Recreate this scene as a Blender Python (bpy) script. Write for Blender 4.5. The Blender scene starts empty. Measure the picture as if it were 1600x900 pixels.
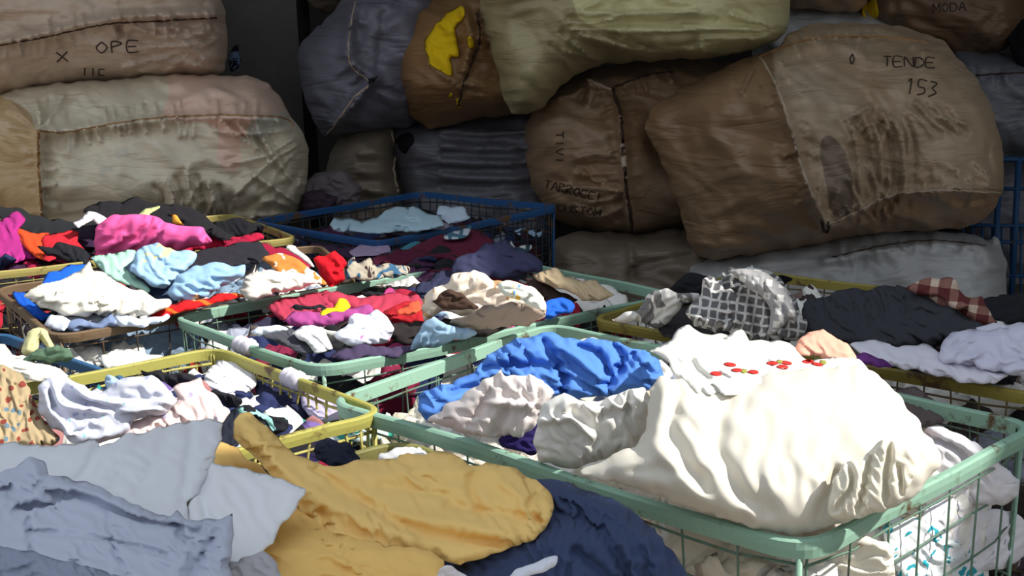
import bpy, bmesh, math, random
import numpy as np
from mathutils import Vector, Matrix
from mathutils.bvhtree import BVHTree
from mathutils.geometry import delaunay_2d_cdt

# ------------------------------------------------------------------ camera, sky, sun, exposure
SC = bpy.context.scene
COL = SC.collection
FPX, PITCH, ROLL = 1955.4, .2073, .0309
CAM = np.array([0., 0., 1.5])
RIM = .75                                      # height of the basket rims
_R = np.array([1., 0., 0.]); _F = np.array([0., math.cos(PITCH), -math.sin(PITCH)]); _U = np.cross(_R, _F)
_c, _s = math.cos(ROLL), math.sin(ROLL)
RIGHT = _c*_R - _s*_U
UP = _s*_R + _c*_U
cam = bpy.data.cameras.new('camera'); cam_ob = bpy.data.objects.new('camera', cam); COL.objects.link(cam_ob)
cam.sensor_width = 36; cam.lens = FPX/1600*36; cam.clip_start = .05
cam_ob.matrix_world = Matrix(((RIGHT[0], UP[0], -_F[0], CAM[0]), (RIGHT[1], UP[1], -_F[1], CAM[1]), (RIGHT[2], UP[2], -_F[2], CAM[2]), (0, 0, 0, 1)))
SC.camera = cam_ob
SC.view_settings.view_transform = 'Standard'
SC.view_settings.look = 'None'
SC.view_settings.gamma = 1
SC.view_settings.use_curve_mapping = False
SC.view_settings.exposure = 0.0
w = bpy.data.worlds.new('sky'); SC.world = w; w.use_nodes = True
_n = w.node_tree.nodes; _tc = _n.new('ShaderNodeTexCoord'); _sx = _n.new('ShaderNodeSeparateXYZ'); _rp = _n.new('ShaderNodeValToRGB')
w.node_tree.links.new(_tc.outputs['Generated'], _sx.inputs[0]); w.node_tree.links.new(_sx.outputs[2], _rp.inputs[0]); w.node_tree.links.new(_rp.outputs[0], _n['Background'].inputs[0])
_e = _rp.color_ramp.elements; _e[0].position = 0; _e[0].color = (.60, .62, .65, 1); _e[1].position = .6; _e[1].color = (.82, .90, 1., 1)
_n['Background'].inputs[1].default_value = .85
SUN = np.array([.80, -.25, .85])
sl = bpy.data.lights.new('sun', 'SUN'); sl.energy = 6.6; sl.angle = math.radians(1.2); sl.color = (1, .965, .9)
so = bpy.data.objects.new('sun', sl); COL.objects.link(so)
so.rotation_euler = Vector(SUN).to_track_quat('Z', 'Y').to_euler()

# ------------------------------------------------------------------ helpers
def rays(u, v):
    x = (np.asarray(u, float)-800)/FPX; y = (450-np.asarray(v, float))/FPX
    return _F + x[..., None]*RIGHT + y[..., None]*UP
def at(u, v, z=RIM):
    d = rays(u, v); return CAM + d*((z-CAM[2])/d[..., 2])[..., None]
def tag(o, label=None, cat=None, group=None, kind=None):
    if label: o['label'] = label
    if cat: o['category'] = cat
    if group: o['group'] = group
    if kind: o['kind'] = kind
    return o
def mesh_ob(name, V, Fc, mat, parent=None, uv=None, smooth=True):
    me = bpy.data.meshes.new(name)
    me.from_pydata([tuple(p) for p in V], [], [tuple(f) for f in Fc])
    if smooth: me.polygons.foreach_set('use_smooth', [True]*len(me.polygons))
    if uv is not None:
        l = me.uv_layers.new(name='UVMap')
        idx = np.empty(len(me.loops), int); me.loops.foreach_get('vertex_index', idx)
        l.data.foreach_set('uv', np.asarray(uv)[idx].astype(np.float32).ravel())
    if mat: me.materials.append(mat)
    o = bpy.data.objects.new(name, me); COL.objects.link(o)
    if parent: o.parent = parent
    return o
def empty(name, loc=(0, 0, 0)):
    o = bpy.data.objects.new(name, None); o.location = loc; o.empty_display_size = .1; COL.objects.link(o); return o
def adopt(child, root):
    child.parent = root; child.matrix_parent_inverse = Matrix.Translation(-root.location)

_rs = np.random.RandomState(7)
_G = _rs.rand(64, 64)*2*math.pi
_GX, _GY = np.cos(_G), np.sin(_G)
def perlin(x, y, seed=0):
    x = np.asarray(x, float)+seed*17.31+1000; y = np.asarray(y, float)+seed*9.77+1000
    xi = np.floor(x).astype(int); yi = np.floor(y).astype(int); xf = x-xi; yf = y-yi
    f = lambda t: t*t*t*(t*(t*6-15)+10)
    u, v = f(xf), f(yf)
    def g(i, j):
        a, b = (xi+i) % 64, (yi+j) % 64
        return _GX[a, b]*(xf-i)+_GY[a, b]*(yf-j)
    return ((g(0, 0)*(1-u)+g(1, 0)*u)*(1-v)+(g(0, 1)*(1-u)+g(1, 1)*u)*v)*1.5
def seg_dist(px, py, poly, closed=True):
    best = np.full(px.shape, 1e9); n = len(poly)
    for i in range(n if closed else n-1):
        ax, ay = poly[i]; bx, by = poly[(i+1) % n]
        dx, dy = bx-ax, by-ay; L = dx*dx+dy*dy+1e-9
        t = np.clip(((px-ax)*dx+(py-ay)*dy)/L, 0, 1)
        best = np.minimum(best, (px-ax-t*dx)**2+(py-ay-t*dy)**2)
    return np.sqrt(best)
def inside(px, py, poly):
    c = np.zeros(px.shape, bool); n = len(poly)
    for i in range(n):
        ax, ay = poly[i]; bx, by = poly[(i+1) % n]
        if ay == by: continue
        c ^= ((ay > py) != (by > py)) & (px < (bx-ax)*(py-ay)/(by-ay)+ax)
    return c
def spline(pts, sp, closed=True, soft=.5):
    P = np.array(pts, float); n = len(P); out = []
    for i in range(n if closed else n-1):
        p0, p1, p2, p3 = (P[(i+k) % n] if closed else P[min(max(i+k, 0), n-1)] for k in (-1, 0, 1, 2))
        L = np.linalg.norm(p2-p1); m = max(1, int(round(L/sp)))
        for j in range(m):
            t = j/m
            a, b = (p2-p0)*soft, (p3-p1)*soft
            out.append((2*t**3-3*t**2+1)*p1+(t**3-2*t**2+t)*a+(-2*t**3+3*t**2)*p2+(t**3-t**2)*b)
    if not closed: out.append(P[-1])
    return np.array(out)
def fold(u, v, amp, L, ang, stretch, seed, kind='b'):
    a = math.radians(ang); wx = perlin(u/(L*2.6), v/(L*2.6), seed+3)*L*.8; wy = perlin(u/(L*2.6), v/(L*2.6), seed+5)*L*.8
    x, y = u+wx, v+wy
    p = (x*math.cos(a)+y*math.sin(a))/(L*stretch); q = (-x*math.sin(a)+y*math.cos(a))/L
    n = perlin(p, q, seed)
    if kind == 'b': return amp*(np.minimum(np.abs(n)*2.2, 1.3)-.6)
    if kind == 'r': return amp*(.5-np.minimum(np.abs(n)*2.2, 1.2))
    if kind == 's':
        ph = q*math.pi+perlin(u/(L*4), v/(L*4), seed+8)*3.2+perlin(p*1.3, q*.4, seed+9)*1.4
        am = np.clip(.55+1.1*perlin(u/(L*3), v/(L*3), seed+12), .12, 1.2)
        return amp*am*(1-np.abs(np.cos(ph))**.75*1.0-.35)
    return amp*n*1.5
def trimesh(outline, sp):
    """Triangulates the outline; returns points, faces and the boundary count."""
    B = outline; nb = len(B)
    x0, y0 = B.min(0); x1, y1 = B.max(0)
    gy = np.arange(y0, y1+sp, sp*.87); gx = np.arange(x0, x1+sp, sp)
    X, Y = np.meshgrid(gx, gy); X = X+(np.arange(len(gy)) % 2)[:, None]*sp*.5
    rs = np.random.RandomState(nb); X = (X+rs.uniform(-.12, .12, X.shape)*sp).ravel(); Y = (Y+rs.uniform(-.12, .12, Y.shape)*sp).ravel()
    ok = inside(X, Y, B); X, Y = X[ok], Y[ok]
    ok = seg_dist(X, Y, B) > sp*.55; X, Y = X[ok], Y[ok]
    co = [Vector((a, b)) for a, b in B]+[Vector((a, b)) for a, b in zip(X, Y)]
    r = delaunay_2d_cdt(co, [], [list(range(nb))], 1, 1e-5)
    V = np.array([tuple(p) for p in r[0]]); Fc = r[2]
    return V, Fc
def smooth_field(h, Fc, n, fixed):
    E = set()
    for f in Fc:
        for i in range(len(f)):
            a, b = f[i], f[(i+1) % len(f)]; E.add((min(a, b), max(a, b)))
    E = np.array(list(E)); deg = np.bincount(E.ravel(), minlength=len(h))
    for _ in range(n):
        s = np.bincount(E[:, 0], h[E[:, 1]], len(h))+np.bincount(E[:, 1], h[E[:, 0]], len(h))
        h2 = np.where(deg > 0, s/np.maximum(deg, 1), h); h = np.where(fixed, h, .5*h+.5*h2)
    return h
BVH = {}
def relax(V, Fc, h, fixed, a, axis, n, b, seed, found=.004, lead=30.):
    """Cloth with more fabric than area: rest lengths exceed the lengths at hand across the fold axis, so the sheet buckles into folds."""
    E = set()
    for f in Fc:
        for i in range(len(f)):
            p, q = f[i], f[(i+1) % len(f)]; E.add((min(p, q), max(p, q)))
    E = np.array(list(E)); I, J = E[:, 0], E[:, 1]; N = len(V); deg = np.maximum(np.bincount(E.ravel(), minlength=N), 1)[:, None]
    X = np.column_stack([V, h]).astype(float); h0 = h.copy(); L0 = np.linalg.norm(X[J]-X[I], axis=1)
    m = (V[I]+V[J])/2; th = math.radians(axis)+perlin(m[:, 0]/(lead*5), m[:, 1]/(lead*5), seed+21)*1.5
    d = V[J]-V[I]; c2 = ((-np.sin(th)*d[:, 0]+np.cos(th)*d[:, 1])**2)/(d**2).sum(1)
    mod = np.clip(.75+1.3*perlin(m[:, 0]/(lead*2.2), m[:, 1]/(lead*2.2), seed+31), .15, 1.7)
    r = L0*(1+a*mod*(.25+.75*c2))
    X[:, 2] += fold(V[:, 0], V[:, 1], lead*.30, lead, axis, 2.6, seed, 's')*(~fixed)+fold(V[:, 0], V[:, 1], lead*.08, lead*.5, axis+35, 2.2, seed+4, 'n')*(~fixed)
    free = (~fixed)[:, None].astype(float)
    def acc(w): return np.stack([np.bincount(J, w[:, k], N)-np.bincount(I, w[:, k], N) for k in range(3)], 1)
    def avg(w): return np.stack([np.bincount(I, w[J, k], N)+np.bincount(J, w[I, k], N) for k in range(3)], 1)/deg
    for it in range(n):
        e = X[J]-X[I]; l = np.linalg.norm(e, axis=1)+1e-9
        c = acc(-(.5*(l-r)/l)[:, None]*e)*2.4/deg
        lp = avg(X)-X; lp2 = avg(lp)-lp
        X += free*(c-b*lp2)
        X[:, 2] += free[:, 0]*found*(h0-X[:, 2])
    return X
def inflate(name, poly, mat, base, fat=20, edge=25, folds=(), strokes=(), sp=5, wob=1.5, back=None, seed=None, parent=None,
            relief=(), sim=None, soft=.5, rnd=2., smooth=6, store=False, fedge=None, vs=(), areas=(), post=.45):
    """A soft closed body with the given silhouette: both faces bulge from one mid surface, the near one carries the folds.
    base = ('z', [(row, height over rim)...]) lying on a heap, ('y', distance[, lean]) standing, ('on', bvh, offset) sewn on, ('wall', p, q) against a vertical plane."""
    seed = seed if seed is not None else (sum(ord(c)*(i+3) for i, c in enumerate(name))+int(poly[0][0]*7+poly[0][1]*3)) % 997
    B = spline(poly, sp, soft=soft)
    if wob:
        n = len(B); t = np.arange(n)*sp
        B = B+np.stack([perlin(t/22, t*0+.5, seed)*wob*1.6, perlin(t/22, t*0+7.5, seed+1)*wob*1.6], 1)
    keep = [0]
    for i in range(1, len(B)):
        if np.linalg.norm(B[i]-B[keep[-1]]) > sp*.35: keep.append(i)
    B = B[keep]
    V, Fc = trimesh(B, sp)
    u, v = V[:, 0], V[:, 1]
    d = seg_dist(u, v, B); bd = d < 1e-3
    t = np.clip(d/edge, 0, 1)
    prof = (1-(1-t)**rnd)**(1/rnd)
    h = fat*prof
    if relief:
        num = 0; den = 0
        for (a, b, q) in relief:
            wgt = 1/((u-a)**2+(v-b)**2+100)**1.5; num = num+q*wgt; den = den+wgt
        h = h+num/den*prof
    h = smooth_field(h, Fc, smooth, bd)
    e2 = np.clip(d/(fedge or max(4, edge*.5)), 0, 1)**.8
    for k, fo in enumerate(folds):
        amp, L, ang, st = fo[:4]; h = h+fold(u, v, amp, L, ang, st, seed+11*k, fo[4] if len(fo) > 4 else 'b')*e2
    for s in strokes:
        pts, wd, amp = s[0], s[1], s[2]
        q = seg_dist(u, v, spline(pts, 12, False), False)
        h = h+amp*np.exp(-(q/wd)**2)*e2
    u0, v0 = u, v
    if sim:
        X = relax(V, Fc, h, bd, sim[0], sim[1], sim[2], sim[3], seed, lead=sim[4]); u, v, h = X[:, 0], X[:, 1], X[:, 2]
        for q_ in strokes:
            h = h+post*q_[2]*np.exp(-(seg_dist(u0, v0, spline(q_[0], 12, False), False)/(q_[1]*.8))**2)*e2
    D = rays(u, v); dl = np.linalg.norm(D, axis=1)
    if base[0] == 'z':
        zs = np.array(base[1], float); z = RIM+np.interp(v, zs[:, 0], zs[:, 1]); tt = (z-CAM[2])/D[:, 2]
    elif base[0] == 'y':
        lean = base[2] if len(base) > 2 else 0
        yc = v.mean(); tt = (base[1]+lean*(yc-v)/FPX*base[1])/D[:, 1]
    elif base[0] == 'wall':
        p, q = np.array(base[1][:2]), np.array(base[2][:2]); nn = np.array([-(q-p)[1], (q-p)[0]]); tt = (p@nn)/(D[:, :2]@nn)
    elif base[0] == 'on':
        tt = np.full(len(u), np.nan)
        for i in range(len(u)):
            hit = base[1].ray_cast(Vector(CAM), Vector(D[i]))
            if hit[0]: tt[i] = (np.array(hit[0])-CAM)@D[i]/dl[i]**2
        tt = np.where(np.isnan(tt), np.nanmean(tt), tt)-base[2]/dl
    mpx = tt*dl/FPX
    front = CAM+D*(tt-h*mpx/dl)[:, None]
    bk = (back if back is not None else fat*.8)
    hb = bk*prof
    rear = CAM+D*(tt+np.maximum(hb, np.where(bd, 0, .6)-h)*mpx/dl)[:, None]
    n = len(V); idx = np.where(bd, np.arange(n), 0); free = np.where(~bd)[0]; idx[free] = n+np.arange(len(free))
    P = np.vstack([front, rear[free]])
    F2 = []
    for f in Fc:
        F2.append(tuple(f)[::-1]); F2.append(tuple(idx[list(f)]))
    m = float(np.median(mpx)); uv = np.stack([u0*m, -v0*m], 1); uv = np.vstack([uv, uv[free]])
    # keep the object's origin at its own middle
    c = P.mean(0); o = mesh_ob(name, P-c, F2, mat, uv=uv); o.location = c
    for k, pl in enumerate(areas):
        pa_ = spline(pl, 8); dd = seg_dist(u0, v0, pa_)*np.where(inside(u0, v0, pa_), 1, -1); mk = np.clip(.5+dd/14, 0, 1); mk = np.concatenate([mk, mk[free]*0])
        a_ = o.data.attributes.new('area%d' % (k+1), 'FLOAT', 'POINT'); a_.data.foreach_set('value', mk.astype(np.float32))
    if store: BVH[name+str(store)] = BVHTree.FromPolygons([Vector(p) for p in P], F2)
    if store: o['_'] = 1; del o['_']
    if parent: o.parent = parent; o.location = Vector(c)-parent.location
    return o
def tube(P, r, nseg=6, closed=False, flat=None):
    P = [Vector(p) for p in P]; V = []; Fc = []; n = len(P); up = Vector((0, 0, 1))
    for i, p in enumerate(P):
        t = ((P[(i+1) % n] if (closed or i < n-1) else p)-(P[i-1] if (closed or i > 0) else p)).normalized()
        a = t.cross(up); a = a.normalized() if a.length > .05 else t.cross(Vector((0, 1, 0))).normalized()
        b = a.cross(t)
        rr = r[i] if hasattr(r, '__len__') else r
        for k in range(nseg):
            th = 2*math.pi*k/nseg; V.append(p+a*math.cos(th)*rr+b*math.sin(th)*rr)
    for i in range(n if closed else n-1):
        j = (i+1) % n
        for k in range(nseg): Fc.append((i*nseg+k, i*nseg+(k+1) % nseg, j*nseg+(k+1) % nseg, j*nseg+k))
    if not closed: Fc.append(tuple(range(nseg))[::-1]); Fc.append(tuple((n-1)*nseg+k for k in range(nseg)))
    return V, Fc
def merge(parts):
    V, Fc = [], []
    for a, b in parts:
        k = len(V); V += list(a); Fc += [tuple(i+k for i in f) for f in b]
    return V, Fc
def on_surface(bvh, pts, off):
    out = []
    for (a, b) in pts:
        d = rays(a, b); h = bvh.ray_cast(Vector(CAM), Vector(d))
        if h[0]: out.append(h[0]-Vector(d).normalized()*off)
    return out
def box(x0, x1, y0, y1, z0, z1):
    V = [(x, y, z) for z in (z0, z1) for y in (y0, y1) for x in (x0, x1)]
    return V, [(0, 2, 3, 1), (4, 5, 7, 6), (0, 1, 5, 4), (2, 6, 7, 3), (0, 4, 6, 2), (1, 3, 7, 5)]

# ------------------------------------------------------------------ materials
def srgb(c):
    return tuple(((x/255)/12.92 if x/255 <= .04045 else ((x/255+.055)/1.055)**2.4) for x in c)+(1,)
class NT:
    def __init__(s, name):
        s.m = bpy.data.materials.new(name); s.m.use_nodes = True; s.t = s.m.node_tree; s.b = s.t.nodes['Principled BSDF']; s.b.inputs['Specular IOR Level'].default_value = .25
        s.tc = s.n('ShaderNodeTexCoord')
    def n(s, k, **kw):
        x = s.t.nodes.new(k)
        for a, b in kw.items(): setattr(x, a, b)
        return x
    def l(s, a, b): s.t.links.new(a, b)
    def mapping(s, out, scale, rot=0, loc=(0, 0, 0)):
        m = s.n('ShaderNodeMapping'); m.inputs['Scale'].default_value = scale; m.inputs['Rotation'].default_value = (0, 0, rot); m.inputs['Location'].default_value = loc; s.l(s.tc.outputs[out], m.inputs[0]); return m.outputs[0]
    def noise(s, vec, scale, detail=4, rough=.55, dist=0):
        x = s.n('ShaderNodeTexNoise'); x.inputs['Scale'].default_value = scale; x.inputs['Detail'].default_value = detail; x.inputs['Roughness'].default_value = rough; x.inputs['Distortion'].default_value = dist; s.l(vec, x.inputs[0]); return x
    def ramp(s, fac, stops, interp='LINEAR'):
        r = s.n('ShaderNodeValToRGB'); r.color_ramp.interpolation = interp; e = r.color_ramp.elements
        while len(e) > 1: e.remove(e[-1])
        e[0].position = stops[0][0]; e[0].color = stops[0][1]
        for p, c in stops[1:]: k = e.new(p); k.color = c
        s.l(fac, r.inputs[0]); return r.outputs[0]
    def mix(s, fac, a, b, mode='MIX'):
        x = s.n('ShaderNodeMix', data_type='RGBA', blend_type=mode)
        for sock, val in ((x.inputs[0], fac), (x.inputs[6], a), (x.inputs[7], b)):
            if hasattr(val, 'is_output'): s.l(val, sock)
            else: sock.default_value = val
        return x.outputs[2]
    def math(s, op, a, b=0.):
        x = s.n('ShaderNodeMath', operation=op)
        for sock, val in ((x.inputs[0], a), (x.inputs[1], b)):
            if hasattr(val, 'is_output'): s.l(val, sock)
            else: sock.default_value = val
        return x.outputs[0]
    def bump(s, h, strength, dist, prev=None):
        x = s.n('ShaderNodeBump'); x.inputs['Strength'].default_value = strength; x.inputs['Distance'].default_value = dist; s.l(h, x.inputs['Height'])
        if prev is not None: s.l(prev, x.inputs['Normal'])
        return x.outputs[0]
_MC = {}
def cloth(col, name='cloth', wrinkle=.6, pattern=None, scale=1., sheen=0., rough=.9, rot=0.):
    key = (tuple(col), name, wrinkle, str(pattern), scale)
    if key in _MC: return _MC[key]
    s = NT(name); c = srgb(col)
    uv = s.tc.outputs['UV']
    big = s.noise(uv, 3*scale, 3)
    colr = s.mix(s.ramp(big.outputs[0], [(.35, (0, 0, 0, 1)), (.7, (1, 1, 1, 1))]), tuple(x*.92 for x in c[:3])+(1,), c)
    if pattern: colr = pattern(s, uv, colr, c)
    s.l(colr, s.b.inputs['Base Color']); s.b.inputs['Roughness'].default_value = rough
    if sheen: s.b.inputs['Sheen Weight'].default_value = sheen
    m = s.mapping('UV', (9*scale, 26*scale, 1), rot or .4)
    w1 = s.noise(m, 1, 1, .4, .8)
    rid = s.math('ABSOLUTE', s.math('SUBTRACT', w1.outputs[0], .5))
    b1 = s.bump(w1.outputs[0], wrinkle*.35, .02, None)
    m2 = s.mapping('UV', (40*scale, 18*scale, 1), 1.1)
    w2 = s.noise(m2, 1, 2, .5, .8)
    b2 = s.bump(w2.outputs[0], wrinkle*.25, .006, b1)
    wv = s.noise(s.mapping('UV', (900, 900, 1)), 1, 1)
    b3 = s.bump(wv.outputs[0], .2, .001, b2)
    s.l(b3, s.b.inputs['Normal'])
    _MC[key] = s.m
    return s.m
def checks(c2, size, lw=.25, c3=None):
    def f(s, uv, base, c):
        sp = s.n('ShaderNodeSeparateXYZ'); s.l(s.mapping('UV', (1/size, 1/size, 1), .15), sp.inputs[0])
        a = s.math('LESS_THAN', s.math('FRACT', sp.outputs[0]), lw); b = s.math('LESS_THAN', s.math('FRACT', sp.outputs[1]), lw)
        r = s.mix(s.math('MULTIPLY', s.math('ADD', a, b), .5 if c3 else 1.), base, srgb(c2))
        if c3:
            r = s.mix(s.math('MULTIPLY', a, b), r, srgb(c3))
        return r
    return f
def stripes(c2, size, lw=.3, rot=0.):
    def f(s, uv, base, c):
        sp = s.n('ShaderNodeSeparateXYZ'); s.l(s.mapping('UV', (1/size, 1/size, 1), rot), sp.inputs[0])
        return s.mix(s.math('LESS_THAN', s.math('FRACT', sp.outputs[1]), lw), base, srgb(c2))
    return f
def dots(cols, size, rad=.25, density=.6):
    def f(s, uv, base, c):
        r = base
        for k, cc in enumerate(cols):
            v = s.n('ShaderNodeTexVoronoi'); v.inputs['Scale'].default_value = 1; s.l(s.mapping('UV', (1/size, 1/size, 1), .7*k, (k*3.7, k*1.3, 0)), v.inputs[0])
            sep = s.n('ShaderNodeSeparateColor'); s.l(v.outputs['Color'], sep.inputs[0])
            hit = s.math('MULTIPLY', s.math('LESS_THAN', v.outputs['Distance'], rad), s.math('LESS_THAN', sep.outputs[0], density))
            r = s.mix(hit, r, srgb(cc))
        return r
    return f
def blotch(cols, size, thr=.55, dist=1.5):
    def f(s, uv, base, c):
        r = base
        for k, cc in enumerate(cols):
            n = s.noise(s.mapping('UV', (1/size, 1/size, 1), .9*k, (k*5.1, k*2.3, 0)), 1, 2, .5, dist)
            r = s.mix(s.math('GREATER_THAN', n.outputs[0], thr), r, srgb(cc))
        return r
    return f
def heap_mat(name, pal, scale=7.):
    s = NT(name); ob = s.tc.outputs['Object']
    n = s.noise(ob, 6, 2, .5); va = s.n('ShaderNodeVectorMath', operation='MULTIPLY_ADD'); s.l(n.outputs[1], va.inputs[0]); va.inputs[1].default_value = (.16, .16, .16); s.l(ob, va.inputs[2])
    v = s.n('ShaderNodeTexVoronoi'); v.inputs['Scale'].default_value = scale; s.l(va.outputs[0], v.inputs[0])
    sep = s.n('ShaderNodeSeparateColor'); s.l(v.outputs['Color'], sep.inputs[0])
    col = s.ramp(sep.outputs[0], [(i/len(pal), srgb(c)) for i, c in enumerate(pal)], 'CONSTANT')
    s.l(col, s.b.inputs['Base Color']); s.b.inputs['Roughness'].default_value = .9
    v2 = s.n('ShaderNodeTexVoronoi'); v2.feature = 'DISTANCE_TO_EDGE'; v2.inputs['Scale'].default_value = scale; s.l(va.outputs[0], v2.inputs[0])
    b = s.bump(s.math('MINIMUM', v2.outputs['Distance'], .1), .7, .12)
    w1 = s.noise(s.mapping('Object', (9, 9, 16), .5), 1, 1, .4, 1.)
    b = s.bump(s.math('ABSOLUTE', s.math('SUBTRACT', w1.outputs[0], .5)), .6, .05, b)
    s.l(b, s.b.inputs['Normal'])
    return s.m
def bale_mat(name, col, dusty, rough=.48, stain=None, weave=True, wr=.5, masks=()):
    s = NT(name); c = srgb(col); dcol = srgb(dusty)
    n1 = s.noise(s.tc.outputs['UV'], 2.2, 5, .6, .6); n2 = s.noise(s.tc.outputs['UV'], 9, 4, .6)
    r = s.mix(s.ramp(n1.outputs[0], [(.35, (0, 0, 0, 1)), (.68, (1, 1, 1, 1))]), c, dcol)
    r = s.mix(s.ramp(n2.outputs[0], [(.5, (0, 0, 0, 1)), (.8, (.35, .35, .35, 1))]), r, tuple(x*.6 for x in c[:3])+(1,))
    if stain:
        n3 = s.noise(s.mapping('UV', (1, 1, 1), 0, (5, 3, 0)), 2.6, 4, .6); r = s.mix(s.ramp(n3.outputs[0], [(.58, (0, 0, 0, 1)), (.68, (.6, .6, .6, 1))]), r, srgb(stain))
    for k, cc in enumerate(masks):
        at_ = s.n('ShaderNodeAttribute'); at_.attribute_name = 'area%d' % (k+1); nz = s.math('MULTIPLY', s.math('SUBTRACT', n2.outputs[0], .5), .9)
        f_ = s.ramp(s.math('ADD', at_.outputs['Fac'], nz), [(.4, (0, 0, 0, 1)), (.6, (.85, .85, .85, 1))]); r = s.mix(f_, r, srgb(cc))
    s.l(r, s.b.inputs['Base Color']); s.b.inputs['Roughness'].default_value = rough; s.b.inputs['Specular IOR Level'].default_value = .5
    m = s.mapping('UV', (2.2, 8, 1), 1.2); w1 = s.noise(m, 1, 3, .5, 1.)
    b = s.bump(s.math('ABSOLUTE', s.math('SUBTRACT', w1.outputs[0], .5)), wr, .06)
    m2 = s.mapping('UV', (10, 30, 1), -.2); w2 = s.noise(m2, 1, 3, .6, 1.)
    b = s.bump(s.math('ABSOLUTE', s.math('SUBTRACT', w2.outputs[0], .5)), wr*.3, .02, b)
    wv = s.noise(s.mapping('UV', (420, 60, 1)), 1, 1); b = s.bump(wv.outputs[0], .25, .002, b)
    wv = s.noise(s.mapping('UV', (60, 420, 1)), 1, 1); b = s.bump(wv.outputs[0], .25, .002, b)
    s.l(b, s.b.inputs['Normal'])
    return s.m
def paint(name, col, rust=(92, 70, 48), amt=.5, metal=0.):
    s = NT(name); n = s.noise(s.tc.outputs['Object'], 14, 6, .65); n2 = s.noise(s.tc.outputs['Object'], 90, 3, .6)
    f = s.ramp(n.outputs[0], [(.62-.12*amt, (0, 0, 0, 1)), (.70-.1*amt, (1, 1, 1, 1))])
    f2 = s.ramp(n2.outputs[0], [(.6, (0, 0, 0, 1)), (.7, (.5, .5, .5, 1))])
    r = s.mix(f2, srgb(col), tuple(x*.6 for x in srgb(col)[:3])+(1,)); r = s.mix(f, r, srgb(rust))
    s.l(r, s.b.inputs['Base Color']); s.b.inputs['Roughness'].default_value = .5
    s.l(s.bump(n.outputs[0], .3, .004), s.b.inputs['Normal'])
    return s.m
def plain(name, col, rough=.8):
    s = NT(name); n = s.noise(s.tc.outputs['Object'], 5, 5, .6); c = srgb(col)
    s.l(s.mix(n.outputs[0], tuple(x*.7 for x in c[:3])+(1,), tuple(min(1, x*1.25) for x in c[:3])+(1,)), s.b.inputs['Base Color']); s.b.inputs['Roughness'].default_value = rough
    s.l(s.bump(s.noise(s.tc.outputs['Object'], 30, 5, .6).outputs[0], .4, .01), s.b.inputs['Normal']); return s.m

# ------------------------------------------------------------------ the setting
def structure(name, parts, mat):
    V, Fc = merge(parts); o = mesh_ob(name, V, Fc, mat, smooth=False); o['kind'] = 'structure'; return o
M_conc = plain('dusty_concrete', (128, 120, 108)); M_wall = plain('dark_plaster', (62, 61, 60)); M_col = plain('grey_concrete', (92, 90, 87))
structure('floor', [box(-9, 9, -4, 9.2, -.1, 0)], M_conc)
structure('wall_back', [box(-6, 6.5, 8.6, 8.8, 0, 3.5)], M_wall)
structure('wall_right', [box(4.6, 4.8, 5.4, 8.6, 0, 3.5)], M_wall)
structure('trim_1', [box(-1.62, -1.12, 6.95, 7.4, 0, 3.5)], M_col)           # the square concrete column between the stacks
def slab(name, poly, z, th, mat):
    n = len(poly); V = [(x, y, z) for x, y in poly]+[(x, y, z+th) for x, y in poly]
    o = mesh_ob(name, V, [tuple(range(n))[::-1], tuple(range(n, 2*n))]+[(i, (i+1) % n, n+(i+1) % n, n+i) for i in range(n)], mat, smooth=False); return o
roof = slab('ceiling', [(-7, 4.65), (1.22, 4.6), (3.25, 1.50), (4.4, -.2), (7, -.2), (7, 9), (-7, 9)], 3.35, .12, M_wall); roof['kind'] = 'structure'
added_awn = empty('added_awning', (1.9, .3, 0))  # unseen canopy added, its outline shaped to shade the foreground basket
a1 = slab('canvas', [(x+1.6, y-.5) for x, y in ((-.6, 1.19), (1.2, 1.2), (1.62, 1.20), (1.80, 1.30), (1.99, 1.40), (2.2, 1.50), (2.36, 1.22), (2.5, 1.04), (2.62, .92), (2.68, .75), (2.7, -.8), (-.6, -.8))], 5.0, .02, plain('grey_canvas', (130, 130, 125))); adopt(a1, added_awn)
for x, y in ((1.1, -1.25), (4.2, -1.25)):
    V, Fc = tube([(x, y, 0), (x, y, 5.0)], .04, 10); adopt(mesh_ob('pole', V, Fc, M_col), added_awn)
tag(added_awn, 'unseen grey canvas on poles, added to shade the nearest basket', 'added_awning')

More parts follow.
